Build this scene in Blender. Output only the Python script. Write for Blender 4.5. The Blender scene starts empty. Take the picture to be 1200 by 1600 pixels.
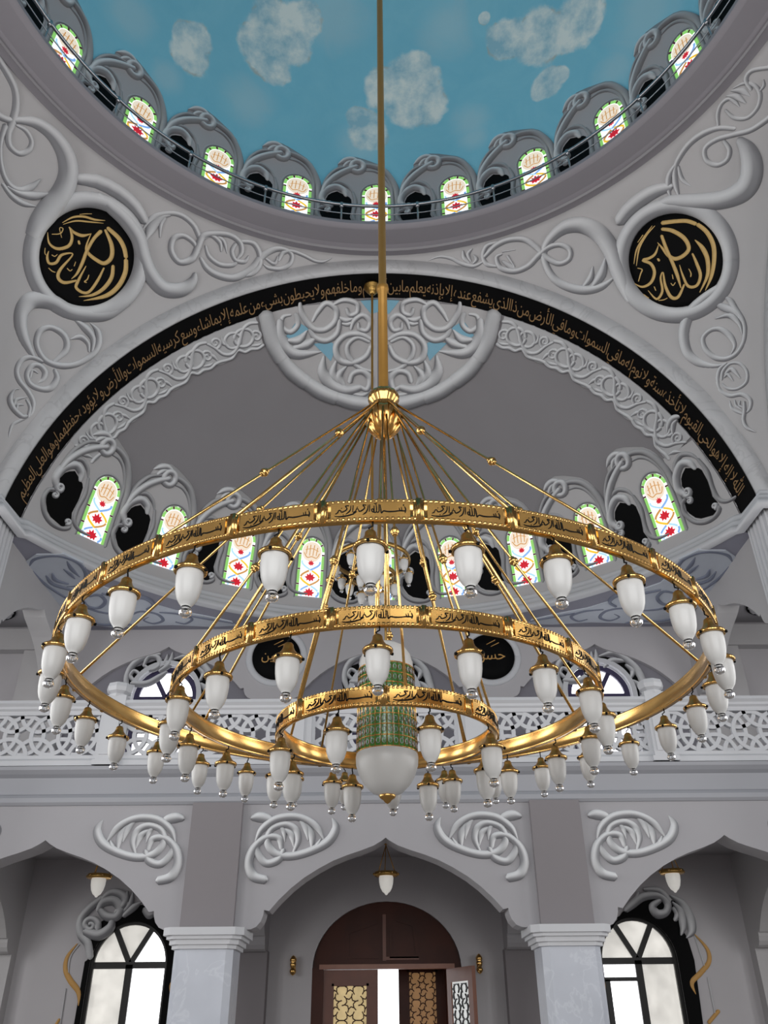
import bpy, math, random
from mathutils import Vector, Matrix
from mathutils.geometry import tessellate_polygon
random.seed(7)
PI = math.pi
SC = bpy.context.scene
COL = SC.collection

# ------------------------------------------------------------------ camera
F_PX, TH, ROLL, YAW = 1295.38, math.radians(31.912), 0.00919, 0.006537
CAM = Vector((-0.0304, -4.0636, 1.6))
_fh = Vector((math.sin(YAW), math.cos(YAW), 0))
_rt = Vector((math.cos(YAW), -math.sin(YAW), 0))
_fw = _fh * math.cos(TH) + Vector((0, 0, math.sin(TH)))
_up = -_fh * math.sin(TH) + Vector((0, 0, math.cos(TH)))
RT = _rt * math.cos(ROLL) - _up * math.sin(ROLL)
UP = _rt * math.sin(ROLL) + _up * math.cos(ROLL)
FW = _fw
cam_data = bpy.data.cameras.new('camera')
cam_data.sensor_fit = 'VERTICAL'
cam_data.sensor_height = 24.0
cam_data.lens = F_PX / 1600 * 24.0
cam_data.clip_end = 200
cam = bpy.data.objects.new('camera', cam_data)
COL.objects.link(cam)
M3 = Matrix((RT, UP, -FW)).transposed()
cam.matrix_world = Matrix.Translation(CAM) @ M3.to_4x4()
SC.camera = cam

# ------------------------------------------------------------------ world, window daylight, exposure
SC.view_settings.view_transform = 'Standard'
SC.view_settings.look = 'None'
SC.view_settings.gamma = 1.0
SC.view_settings.use_curve_mapping = False
SC.view_settings.exposure = 0.0
world = bpy.data.worlds.new('overcast_sky')
SC.world = world
world.use_nodes = True
_bg = world.node_tree.nodes['Background']
_bg.inputs['Color'].default_value = (0.93, 0.96, 1.0, 1)
_bg.inputs['Strength'].default_value = 2.2

def window_light(name, loc, rot, sx, sy, watts, col=(1.0, 1.0, 0.99)):
    l = bpy.data.lights.new(name, 'AREA')
    l.shape = 'RECTANGLE'
    l.size, l.size_y = sx, sy
    l.energy = watts
    l.color = col
    o = bpy.data.objects.new(name, l)
    o.location = loc
    o.rotation_euler = rot
    COL.objects.link(o)
    return o
LW = 0.63
# tall windows of the prayer-niche wall behind the camera and of the two side walls: daylight coming in
for i, x in enumerate((-4.2, -1.4, 1.4, 4.2)):
    window_light('daylight_back_window', (x, -9.2, 4.2), (PI / 2, 0, 0), 1.5, 5.0, 260 * LW)
for i, y in enumerate((-4.0, 0.0, 3.6)):
    window_light('daylight_side_window', (-9.2, y, 4.2), (PI / 2, 0, -PI / 2), 1.6, 5.0, 300 * LW)
    window_light('daylight_side_window', (9.2, y, 4.2), (PI / 2, 0, PI / 2), 1.6, 5.0, 230 * LW)

# ------------------------------------------------------------------ pixels of the photograph -> rays
def ray(x, y):
    return (RT * ((x - 600) / F_PX) + UP * ((800 - y) / F_PX) + FW)
def hit_y(Y):
    n = Vector((0, -1, 0))
    def f(x, y):
        d = ray(x, y); t = (Y - CAM.y) / d.y
        return CAM + d * t, n, t / F_PX
    return f
def hit_z(Z):
    n = Vector((0, 0, -1))
    def f(x, y):
        d = ray(x, y); t = (Z - CAM.z) / d.z
        return CAM + d * t, n, t / F_PX
    return f
def hit_sphere(c, R):
    c = Vector(c)
    def f(x, y):
        d = ray(x, y); o = CAM - c
        a = d.dot(d); b = o.dot(d); q = o.dot(o) - R * R
        t = (-b + math.sqrt(max(b * b - a * q, 0))) / a
        P = CAM + d * t
        return P, (c - P).normalized(), t / F_PX
    return f

# ------------------------------------------------------------------ materials
MAT = {}
def lin(c):
    return tuple(((v / 255) / 12.92 if v / 255 <= 0.04045 else ((v / 255 + 0.055) / 1.055) ** 2.4) for v in c)
def paint(name, rgb, rough=0.6, var=0.08, scale=3.0, metal=0.0, bump=0.0, bscale=60.0, spec=0.5, rgb2=None):
    m = bpy.data.materials.new(name); m.use_nodes = True
    nt = m.node_tree; b = nt.nodes['Principled BSDF']
    b.inputs['Roughness'].default_value = rough
    b.inputs['Metallic'].default_value = metal
    b.inputs['Specular IOR Level'].default_value = spec
    c = lin(rgb)
    tc = nt.nodes.new('ShaderNodeTexCoord')
    nz = nt.nodes.new('ShaderNodeTexNoise')
    nz.inputs['Scale'].default_value = scale; nz.inputs['Detail'].default_value = 5
    nt.links.new(tc.outputs['Object'], nz.inputs['Vector'])
    mx = nt.nodes.new('ShaderNodeMix'); mx.data_type = 'RGBA'
    c2 = lin(rgb2) if rgb2 else tuple(v * (1 - var) for v in c)
    c1 = c if rgb2 else tuple(min(1, v * (1 + var)) for v in c)
    mx.inputs['A'].default_value = (*c1, 1); mx.inputs['B'].default_value = (*c2, 1)
    nt.links.new(nz.outputs['Fac'], mx.inputs['Factor'])
    nt.links.new(mx.outputs['Result'], b.inputs['Base Color'])
    if bump:
        n2 = nt.nodes.new('ShaderNodeTexNoise'); n2.inputs['Scale'].default_value = bscale
        nt.links.new(tc.outputs['Object'], n2.inputs['Vector'])
        bp = nt.nodes.new('ShaderNodeBump'); bp.inputs['Strength'].default_value = bump; bp.inputs['Distance'].default_value = 0.01
        nt.links.new(n2.outputs['Fac'], bp.inputs['Height']); nt.links.new(bp.outputs['Normal'], b.inputs['Normal'])
    MAT[name] = m
    return m
def glow(name, rgb, strength, rough=0.3, var=0.0, vscale=8.0, base=1.0):
    m = bpy.data.materials.new(name); m.use_nodes = True
    nt = m.node_tree; b = nt.nodes['Principled BSDF']
    c = lin(rgb)
    b.inputs['Base Color'].default_value = (*[v * base for v in c], 1)
    b.inputs['Roughness'].default_value = rough
    b.inputs['Emission Color'].default_value = (*c, 1)
    b.inputs['Emission Strength'].default_value = strength
    if var:
        tc = nt.nodes.new('ShaderNodeTexCoord')
        nz = nt.nodes.new('ShaderNodeTexNoise'); nz.inputs['Scale'].default_value = vscale; nz.inputs['Detail'].default_value = 4
        nt.links.new(tc.outputs['Object'], nz.inputs['Vector'])
        mr = nt.nodes.new('ShaderNodeMapRange')
        mr.inputs['From Min'].default_value = 0.3; mr.inputs['From Max'].default_value = 0.7
        mr.inputs['To Min'].default_value = strength * (1 - var); mr.inputs['To Max'].default_value = strength * (1 + var)
        nt.links.new(nz.outputs['Fac'], mr.inputs['Value']); nt.links.new(mr.outputs['Result'], b.inputs['Emission Strength'])
    MAT[name] = m
    return m
paint('wall_light', (186, 184, 185), 0.75, 0.05, 1.2)
paint('wall_mid', (168, 166, 170), 0.75, 0.05, 1.2)
paint('wall_rear', (186, 183, 186), 0.75, 0.04, 1.0)
paint('wall_niche', (128, 126, 134), 0.75, 0.05, 1.5)
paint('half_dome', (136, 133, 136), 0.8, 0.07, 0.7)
paint('drum', (170, 168, 171), 0.75, 0.05, 2.0)
paint('ledge', (144, 140, 146), 0.75, 0.05, 1.0)
paint('corner_blue', (150, 150, 163), 0.75, 0.06, 2.0)
paint('fascia', (164, 165, 171), 0.7, 0.04, 1.0)
paint('trim_white', (204, 205, 209), 0.55, 0.04, 3.0)
paint('plaster', (226, 227, 229), 0.55, 0.05, 6.0)
paint('corner_line', (122, 128, 146), 0.65, 0.06, 6.0)
paint('plaster_shade', (184, 184, 186), 0.6, 0.06, 5.0)
paint('plaster_blue', (200, 206, 216), 0.55, 0.05, 6.0)
paint('pilaster', (134, 129, 132), 0.75, 0.03, 1.0)
paint('black_paint', (6, 6, 7), 0.7, 0.2, 4.0, spec=0.12)
paint('gold_leaf', (206, 172, 108), 0.5, 0.14, 25.0)
paint('gold_leaf_dim', (158, 124, 82), 0.55, 0.2, 25.0)
paint('gold_ribbon', (196, 150, 84), 0.6, 0.15, 6.0)
paint('brass', (218, 174, 106), 0.2, 0.10, 30.0, metal=1.0)
paint('brass_panel', (212, 168, 98), 0.22, 0.06, 20.0, metal=1.0)
paint('brass_cast', (196, 156, 88), 0.3, 0.22, 45.0, metal=1.0, bump=0.25, bscale=160)
paint('brass_rod', (232, 192, 122), 0.16, 0.08, 20.0, metal=1.0)
paint('brass_tube', (168, 126, 60), 0.42, 0.10, 12.0, metal=0.55)
paint('black_enamel', (10, 9, 8), 0.6, 0.2, 10.0, spec=0.15)
paint('frosted', (206, 206, 205), 0.35, 0.03, 8.0)
paint('steel', (178, 178, 182), 0.28, 0.06, 12.0, metal=0.9)
paint('wood_dark', (82, 38, 23), 0.45, 0.3, 2.5, rgb2=(40, 17, 11), spec=0.2)
paint('wood_mid', (116, 62, 40), 0.45, 0.3, 5.0, rgb2=(88, 46, 32))
paint('wood_trim', (150, 96, 72), 0.4, 0.2, 5.0, rgb2=(120, 70, 50))
paint('frame_dark', (22, 20, 20), 0.4, 0.2, 6.0)
paint('frame_violet', (58, 52, 84), 0.4, 0.1, 6.0)
paint('carpet', (126, 120, 116), 0.95, 0.15, 6.0)
paint('outside_wall', (150, 120, 90), 0.9, 0.2, 2.0)
# mural relief: pale face brushed into a grey flank (a point attribute of the stroke says which side)
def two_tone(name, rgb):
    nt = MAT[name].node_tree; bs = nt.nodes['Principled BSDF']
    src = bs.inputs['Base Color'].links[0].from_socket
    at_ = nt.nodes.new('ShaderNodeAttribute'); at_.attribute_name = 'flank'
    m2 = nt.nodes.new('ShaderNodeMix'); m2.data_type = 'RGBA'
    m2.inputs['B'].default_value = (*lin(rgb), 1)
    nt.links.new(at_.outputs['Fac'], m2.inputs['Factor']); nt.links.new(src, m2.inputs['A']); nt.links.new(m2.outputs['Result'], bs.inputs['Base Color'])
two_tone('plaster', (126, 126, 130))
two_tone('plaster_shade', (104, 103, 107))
# pale veined marble for the shafts and the arch roll
def marble(name, a, b2, vein, scale):
    m = paint(name, a, 0.35, 0.05, 2.0, rgb2=b2)
    nt = m.node_tree; bs = nt.nodes['Principled BSDF']
    tc = [n for n in nt.nodes if n.type == 'TEX_COORD'][0]
    mx = [n for n in nt.nodes if n.type == 'MIX'][0]
    w = nt.nodes.new('ShaderNodeTexNoise'); w.inputs['Scale'].default_value = scale; w.inputs['Detail'].default_value = 8
    w.inputs['Distortion'].default_value = 2.4
    nt.links.new(tc.outputs['Object'], w.inputs['Vector'])
    r = nt.nodes.new('ShaderNodeValToRGB')
    r.color_ramp.elements[0].position = 0.47; r.color_ramp.elements[0].color = (0, 0, 0, 1)
    r.color_ramp.elements[1].position = 0.50; r.color_ramp.elements[1].color = (1, 1, 1, 1)
    e = r.color_ramp.elements.new(0.53); e.color = (0, 0, 0, 1)
    nt.links.new(w.outputs['Fac'], r.inputs['Fac'])
    m2 = nt.nodes.new('ShaderNodeMix'); m2.data_type = 'RGBA'
    m2.inputs['B'].default_value = (*lin(vein), 1)
    mu = nt.nodes.new('ShaderNodeMath'); mu.operation = 'MULTIPLY'; mu.inputs[1].default_value = 0.3
    nt.links.new(r.outputs['Color'], mu.inputs[0]); nt.links.new(mu.outputs[0], m2.inputs['Factor'])
    nt.links.new(mx.outputs['Result'], m2.inputs['A'])
    nt.links.new(m2.outputs['Result'], bs.inputs['Base Color'])
marble('marble_shaft', (206, 210, 220), (176, 180, 190), (226, 230, 236), 1.6)
marble('marble_roll', (206, 206, 208), (178, 178, 180), (150, 150, 152), 1.1)
# clear glass for the drops
m = bpy.data.materials.new('clear_glass'); m.use_nodes = True
b = m.node_tree.nodes['Principled BSDF']
b.inputs['Base Color'].default_value = (0.95, 0.96, 0.97, 1); b.inputs['Roughness'].default_value = 0.04
b.inputs['Transmission Weight'].default_value = 1.0; b.inputs['IOR'].default_value = 1.45
MAT['clear_glass'] = m
# stained glass and daylit panes
glow('sg_white', (250, 250, 252), 0.85)
glow('sg_green', (140, 205, 105), 0.62)
glow('sg_dark', (90, 20, 20), 0.06)
glow('sg_red', (206, 24, 44), 0.55)
glow('sg_yellow', (238, 190, 50), 0.7)
glow('sg_blue', (130, 170, 225), 0.7)
glow('sg_sky', (170, 210, 238), 0.75)
glow('sg_orange', (206, 150, 84), 0.55)
glow('sg_beige', (232, 216, 196), 0.66)
glow('pane_white', (252, 252, 255), 3.0)
glow('pane_frost', (232, 229, 222), 0.56, 0.4, 0.35, 3.0)
glow('pane_cream', (206, 182, 132), 0.5, 0.5, 0.2, 10.0)
glow('pane_tan', (178, 134, 88), 0.25, 0.5, 0.2, 10.0)
glow('pane_silver', (226, 228, 226), 0.55, 0.5, 0.1, 10.0)
glow('bulb_white', (250, 247, 240), 0.3)

# ------------------------------------------------------------------ object helpers
def _link(o, parent):
    COL.objects.link(o)
    if parent is not None:
        o.parent = parent
        o.matrix_parent_inverse = Matrix.Translation(-parent.location)
    return o
def mesh(name, verts, faces, smooth=True):
    me = bpy.data.meshes.new(name)
    me.from_pydata([tuple(v) for v in verts], [], faces)
    if smooth:
        me.polygons.foreach_set('use_smooth', [True] * len(me.polygons))
    me.update()
    return me
def add(name, me, mat, parent=None, **k):
    """one mesh object, in world coordinates, optionally a part of parent"""
    if mat is not None and not me.materials:
        me.materials.append(MAT[mat])
    o = bpy.data.objects.new(name, me)
    for kk, v in k.items():
        o[kk] = v
    return _link(o, parent)
FLANK = ('plaster', 'plaster_shade')
def gmesh(name, geo, mat, smooth=True):
    me = mesh(name, geo[0], geo[1], smooth)
    me.materials.append(MAT[mat])
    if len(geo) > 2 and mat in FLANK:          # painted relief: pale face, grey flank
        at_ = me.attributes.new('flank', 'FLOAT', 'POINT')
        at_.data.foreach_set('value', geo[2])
    return me
def ob(name, geo, mat, parent=None, smooth=True, **k):
    if mat is None: return add(name, mesh(name, geo[0], geo[1], smooth), None, parent, **k)
    return add(name, gmesh(name, geo, mat, smooth), None, parent, **k)
def put(name, me, loc, parent, rotz=0.0, **k):
    """a copy sharing mesh data, at a place in the world, as a part of parent"""
    o = bpy.data.objects.new(name, me)
    o.location = loc; o.rotation_euler = (0, 0, rotz)
    for kk, v in k.items():
        o[kk] = v
    return _link(o, parent)
def kid(name, me, parent):
    """a sub-part in its part's own coordinates"""
    o = bpy.data.objects.new(name, me)
    COL.objects.link(o); o.parent = parent
    return o
def thing(name, label, cat, loc, group=None, kind=None):
    o = bpy.data.objects.new(name, None)
    o.empty_display_size = 0.1
    o.location = loc; o['label'] = label; o['category'] = cat
    if group: o['group'] = group
    if kind: o['kind'] = kind
    COL.objects.link(o)
    return o
def struct(name, geo, mat, label, smooth=False):
    o = ob(name, geo, mat, None, smooth)
    o['kind'] = 'structure'; o['label'] = label
    return o
def smat(me, *mats):
    for m_ in mats: me.materials.append(MAT[m_])
    return me

# ------------------------------------------------------------------ geometry helpers: all return (verts, faces)
def join(*gs):
    V, Fc = [], []
    for g_ in gs:
        v, f = g_[0], g_[1]
        n = len(V); V += list(v); Fc += [tuple(i + n for i in q) for q in f]
    return V, Fc
def box(x0, x1, y0, y1, z0, z1):
    v = [(x, y, z) for z in (z0, z1) for y in (y0, y1) for x in (x0, x1)]
    f = [(0, 2, 3, 1), (4, 5, 7, 6), (0, 1, 5, 4), (2, 6, 7, 3), (0, 4, 6, 2), (1, 3, 7, 5)]
    return v, f
def grid(nu, nv, fn, closed_u=False):
    """fn(i,j) -> point, for i<nu, j<nv"""
    v = [fn(i, j) for i in range(nu) for j in range(nv)]
    f = []
    for i in range(nu if closed_u else nu - 1):
        for j in range(nv - 1):
            a = i * nv + j; b_ = ((i + 1) % nu) * nv + j
            f.append((a, b_, b_ + 1, a + 1))
    return v, f
def lathe(prof, n=20, c=(0, 0, 0)):
    """profile of (r,z) turned about the vertical axis at c"""
    return grid(n, len(prof), lambda i, j: (c[0] + prof[j][0] * math.cos(2 * PI * i / n), c[1] + prof[j][0] * math.sin(2 * PI * i / n), c[2] + prof[j][1]), True)
def tube(pts, r, n=8, cap=True):
    pts = [Vector(p) for p in pts]
    rs = r if isinstance(r, (list, tuple)) else [r] * len(pts)
    V = []; Fc = []
    prev = None
    for k, p in enumerate(pts):
        t = (pts[min(k + 1, len(pts) - 1)] - pts[max(k - 1, 0)]).normalized()
        if prev is None:
            a = t.orthogonal().normalized()
        else:
            a = (prev - t * prev.dot(t)).normalized()
        prev = a
        b_ = t.cross(a)
        for i in range(n):
            w = 2 * PI * i / n
            V.append(p + (a * math.cos(w) + b_ * math.sin(w)) * rs[k])
    m_ = len(pts)
    for k in range(m_ - 1):
        for i in range(n):
            j = (i + 1) % n
            Fc.append((k * n + i, k * n + j, (k + 1) * n + j, (k + 1) * n + i))
    if cap:
        Fc.append(tuple(range(n))[::-1]); Fc.append(tuple((m_ - 1) * n + i for i in range(n)))
    return V, Fc
def slab(outer, holes, to3, depth):
    """flat plate with holes: 2D outlines, to3(u,v,d) -> point, front at d=0 and back at d=depth"""
    loops = [outer] + list(holes)
    flat = [p for l in loops for p in l]
    tris = tessellate_polygon([[Vector((p[0], p[1], 0)) for p in l] for l in loops])
    n = len(flat)
    V = [to3(u, v, 0) for u, v in flat] + [to3(u, v, depth) for u, v in flat]
    Fc = [tuple(t) for t in tris] + [tuple(i + n for i in reversed(t)) for t in tris]
    k = 0
    for l in loops:
        m_ = len(l)
        for i in range(m_):
            a, b_ = k + i, k + (i + 1) % m_
            Fc.append((a, b_, b_ + n, a + n))
        k += m_
    return V, Fc
def arc(cx, cy, r, a0, a1, n, ry=None):
    ry = r if ry is None else ry
    return [(cx + r * math.cos(math.radians(a0 + (a1 - a0) * i / n)), cy + ry * math.sin(math.radians(a0 + (a1 - a0) * i / n))) for i in range(n + 1)]
def catmull(pts, n):
    P = [tuple(map(float, p)) for p in pts]
    out = []
    for i in range(len(P) - 1):
        p0 = P[max(i - 1, 0)]; p1 = P[i]; p2 = P[i + 1]; p3 = P[min(i + 2, len(P) - 1)]
        for k in range(n):
            t = k / n
            out.append(tuple(0.5 * ((2 * b_) + (-a + c) * t + (2 * a - 5 * b_ + 4 * c - d) * t * t + (-a + 3 * b_ - 3 * c + d) * t ** 3) for a, b_, c, d in zip(p0, p1, p2, p3)))
    out.append(P[-1])
    return out
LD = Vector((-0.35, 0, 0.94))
def ribbon(pts, surf, hf=0.42, lift=0.0, n=6, sides=8, raw=False, ld=None):
    """raised moulding on a surface along (x, y, width) points; half-round section"""
    C = [tuple(p) for p in pts] if raw else catmull(pts, n)
    S = [surf(c[0], c[1]) for c in C]
    rings = []
    m_ = len(C)
    for k in range(m_):
        P, N, s = S[k]
        T = S[min(k + 1, m_ - 1)][0] - S[max(k - 1, 0)][0]
        if T.length < 1e-9: T = Vector((1, 0, 0))
        T.normalize()
        B = N.cross(T).normalized()
        rings.append((P, N, B, T, max(C[k][2], 0.0) * s * 0.5))
    V = []; Fc = []
    def ringv(P, N, B, hw, h):
        for j in range(sides + 1):
            w = PI * j / sides
            V.append(P + B * (hw * math.cos(w)) + N * (lift * (1 if 0 < j < sides else 0) + h * math.sin(w) - (0.004 if j in (0, sides) else 0)))
    P, N, B, T, hw = rings[0]
    ringv(P - T * hw * 0.55, N, B, hw * 0.35, hw * hf)
    for P, N, B, T, hw in rings:
        ringv(P, N, B, hw, hw * 2 * hf)
    P, N, B, T, hw = rings[-1]
    ringv(P + T * hw * 0.55, N, B, hw * 0.35, hw * hf)
    q = sides + 1
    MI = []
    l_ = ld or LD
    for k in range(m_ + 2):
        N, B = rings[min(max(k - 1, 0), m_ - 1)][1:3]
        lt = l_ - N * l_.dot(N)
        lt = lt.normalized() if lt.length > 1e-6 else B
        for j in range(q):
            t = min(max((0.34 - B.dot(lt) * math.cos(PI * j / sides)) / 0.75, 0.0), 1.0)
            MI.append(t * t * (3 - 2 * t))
    for k in range(m_ + 1):
        for j in range(sides):
            a = k * q + j
            Fc.append((a, a + q, a + q + 1, a + 1))
    Fc.append(tuple(range(q))); Fc.append(tuple((m_ + 1) * q + j for j in range(q))[::-1])
    return V, Fc, MI
def patch(outline, surf, lift=0.012, depth=0.03):
    """thin raised plate of any outline on a surface"""
    def to3(u, v, d):
        P, N, s = surf(u, v)
        return P + N * (lift - d)
    return slab(outline, [], to3, depth)
def disc(cx, cy, r, surf, lift=0.012, rings=5, n=40, ry=None):
    ry = r if ry is None else ry
    V = []; Fc = []
    for k in range(rings + 1):
        q = k / rings
        for i in range(n):
            w = 2 * PI * i / n
            P, N, s = surf(cx + r * q * math.cos(w), cy + ry * q * math.sin(w))
            V.append(P + N * lift)
    for i in range(n):
        P, N, s = surf(cx + r * math.cos(2 * PI * i / n), cy + ry * math.sin(2 * PI * i / n))
        V.append(P - N * 0.01)
    for k in range(rings + 1):
        for i in range(n):
            j = (i + 1) % n
            Fc.append((k * n + i, k * n + j, (k + 1) * n + j, (k + 1) * n + i))
    return V, Fc

# ------------------------------------------------------------------ Arabic lettering from the built-in font
_F = {}
for ch, base, n in (('ا', 0xFE8D, 2), ('ب', 0xFE8F, 4), ('ة', 0xFE93, 2), ('ت', 0xFE95, 4), ('ث', 0xFE99, 4), ('ج', 0xFE9D, 4), ('ح', 0xFEA1, 4), ('خ', 0xFEA5, 4),
                    ('د', 0xFEA9, 2), ('ذ', 0xFEAB, 2), ('ر', 0xFEAD, 2), ('ز', 0xFEAF, 2), ('س', 0xFEB1, 4), ('ش', 0xFEB5, 4), ('ص', 0xFEB9, 4), ('ض', 0xFEBD, 4),
                    ('ط', 0xFEC1, 4), ('ظ', 0xFEC5, 4), ('ع', 0xFEC9, 4), ('غ', 0xFECD, 4), ('ف', 0xFED1, 4), ('ق', 0xFED5, 4), ('ك', 0xFED9, 4), ('ل', 0xFEDD, 4),
                    ('م', 0xFEE1, 4), ('ن', 0xFEE5, 4), ('ه', 0xFEE9, 4), ('و', 0xFEED, 2), ('ى', 0xFEEF, 2), ('ي', 0xFEF1, 4), ('أ', 0xFE83, 2), ('إ', 0xFE87, 2),
                    ('ؤ', 0xFE85, 2), ('ئ', 0xFE89, 4), ('ء', 0xFE80, 1)):
    _F[ch] = (base, n)
def shape_ar(s):
    s = s.replace('الله', '\uFDF2').replace('لا', '\uFEFB')
    out = []
    def joins_next(c): return c == 'ـ' or (c in _F and _F[c][1] == 4)
    def joins_prev(c): return c == 'ـ' or c == '\uFEFB' or (c in _F and _F[c][1] >= 2)
    for i, c in enumerate(s):
        pv = i > 0 and joins_next(s[i - 1]) and joins_prev(c)
        nx = i + 1 < len(s) and joins_next(c) and joins_prev(s[i + 1])
        if c == '\uFEFB': out.append('\uFEFC' if pv else '\uFEFB')
        elif c in _F:
            b_, n = _F[c]
            k = (3 if nx else 1) if pv else (2 if nx else 0)
            out.append(chr(b_ + min(k, n - 1) if n != 2 else b_ + (1 if pv else 0)))
        else: out.append(c)
    return ''.join(reversed(out))
def letters(s, bold=0.0):
    """2D outline triangles of a line of Arabic: (points, faces), scaled to unit font size"""
    c = bpy.data.curves.new('line', 'FONT'); c.body = shape_ar(s); c.resolution_u = 2; c.offset = bold
    o = bpy.data.objects.new('line', c); COL.objects.link(o)
    dg = bpy.context.evaluated_depsgraph_get(); dg.update()
    me = bpy.data.meshes.new_from_object(o.evaluated_get(dg))
    v = [(p.co.x, p.co.y) for p in me.vertices]; f = [tuple(p.vertices) for p in me.polygons]
    bpy.data.objects.remove(o); bpy.data.curves.remove(c); bpy.data.meshes.remove(me)
    return v, f

# ================================================================== THE SETTING
A, RA, ZS = 5.5, 5.233, 7.0                 # half side of the square hall, arch radius, springing height
Y2, YG, YR, XW = 6.06, 6.0, 9.35, 5.25      # inner arch plane, gallery front, entrance wall, bay side walls
RP = A * math.sqrt(2)
HC = Vector((0, 3.51, ZS)); HR = math.sqrt(RA * RA + (Y2 - HC.y) ** 2)
ZC = 7.51                                   # flat ceilings beside the half dome
RLO, ZLO = 5.434, ZS + math.sqrt(RP * RP - 5.434 ** 2)

floor = struct('floor', box(-9.6, 9.6, -9.6, 9.6, -0.1, 0), 'carpet', 'carpeted prayer hall floor below the frame')

# ---- the four pendentives
def pendentive(q):
    n, m_ = 40, 26
    a0 = q * PI / 2
    def fn(i, j):
        w = a0 + PI / 2 * i / (n - 1)
        c, s = math.cos(w), math.sin(w)
        r1 = min((A + 0.06) / max(abs(c), abs(s), 1e-6), RP - 1e-5)
        zl = ZS + math.sqrt(max(RP * RP - r1 * r1, 0)); zh = ZLO
        z = zl + (zh - zl) * j / (m_ - 1)
        r = math.sqrt(max(RP * RP - (z - ZS) ** 2, 0))
        return (r * c, r * s, z)
    return grid(n, m_, fn)
pend_R = struct('wall_pendentive_right', pendentive(0), 'wall_light', 'light grey curved corner wall carrying the medallion with stacked gold strokes', True)
pend_L = struct('wall_pendentive_left', pendentive(1), 'wall_light', 'light grey curved corner wall carrying the medallion with looping gold letters', True)
struct('wall_pendentive_back', join(pendentive(2), pendentive(3)), 'wall_light', 'light grey curved corner walls behind the viewer', True)

# ---- arch rolls, soffits and piers on the four sides
def rotz(geo, k):
    c, s = round(math.cos(k * PI / 2)), round(math.sin(k * PI / 2))
    return [(v[0] * c - v[1] * s, v[0] * s + v[1] * c, v[2]) for v in geo[0]], geo[1]
ROLLP = [(5.50, 5.56), (5.47, 5.50), (5.46, 5.44), (5.44, 5.37), (5.46, 5.30), (5.50, 5.25), (5.525, 5.24), (5.56, 5.26)]
roll_geo = grid(73, len(ROLLP), lambda i, j: (ROLLP[j][1] * math.cos(PI * i / 72), ROLLP[j][0], ZS + ROLLP[j][1] * math.sin(PI * i / 72)))
TB = math.radians(8.6)
def tb(i): return TB + (PI - 2 * TB) * i / 72
sof_geo = grid(73, 2, lambda i, j: (RA * math.cos(tb(i)), (5.52, Y2)[j], ZS + RA * math.sin(tb(i))))
sof_geo = join(sof_geo, grid(73, 2, lambda i, j: ((RA + 0.02) * math.cos(tb(i)), (5.52, Y2)[j], ZS + (RA + 0.02) * math.sin(tb(i)))))
arch_roll = struct('trim_1', roll_geo, 'marble_roll', 'veined pale grey rounded edge of the great arch above the half dome', True)
arch_band = struct('wall_arch_band', sof_geo, 'black_paint', 'black band of gold calligraphy lining the great arch', True)
for k, nm in ((1, 'left'), (3, 'right')):
    struct('trim_arch_' + nm, rotz(roll_geo, k), 'marble_roll', 'veined pale rounded edge of the ' + nm + ' side arch', True)
    struct('wall_arch_band_' + nm, rotz(sof_geo, k), 'black_paint', 'black band lining the ' + nm + ' side arch', True)
struct('trim_arch_back', rotz(roll_geo, 2), 'marble_roll', 'veined pale rounded edge of the arch behind the viewer', True)
struct('wall_arch_band_back', rotz(sof_geo, 2), 'black_paint', 'black band lining the arch behind the viewer', True)

def pier(sx):
    g = [box(min(sx * 5.20, sx * 5.56), max(sx * 5.20, sx * 5.56), 5.50, 6.06, 0, 7.8)]
    for y in (5.62, 5.73, 5.84, 5.95, 6.02):
        g.append(tube([(sx * 5.212, y, 0), (sx * 5.212, y, 7.55)], 0.04, 8))
    g.append(box(min(sx * 5.46, sx * 6.06), max(sx * 5.46, sx * 6.06), 5.46, 6.06, 0, 7.9))
    g.append(box(min(sx * 5.50, sx * 6.06), max(sx * 5.50, sx * 6.06), 5.20, 5.56, 0, 7.82))
    return join(*g)
pier_L = struct('wall_pier_left', pier(-1), 'trim_white', 'pale fluted pier under the left end of the great arch')
pier_R = struct('wall_pier_right', pier(1), 'trim_white', 'pale fluted pier under the right end of the great arch')

# ---- half dome over the entrance bay (and plain ones on the other three sides)
def half_dome_geo():
    n, m_ = 61, 40
    z0, z1 = 7.53, ZS + RA
    def fn(i, j):
        t = j / (m_ - 1)
        z = z0 + (z1 - z0) * math.sin(t * PI / 2)
        r = math.sqrt(max(HR * HR - (z - ZS) ** 2, 1e-6))
        pm = math.acos(max(-1, min(1, (Y2 - HC.y) / r)))
        p = -pm + 2 * pm * i / (n - 1)
        return (r * math.sin(p), HC.y + r * math.cos(p), z)
    return grid(n, m_, fn)
half_geo = half_dome_geo()
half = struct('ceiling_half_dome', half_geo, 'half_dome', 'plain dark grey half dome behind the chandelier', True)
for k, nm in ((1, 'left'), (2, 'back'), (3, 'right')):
    struct('ceiling_half_dome_' + nm, rotz(half_geo, k), 'half_dome', 'plain grey half dome on the ' + nm + ' side', True)

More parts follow.
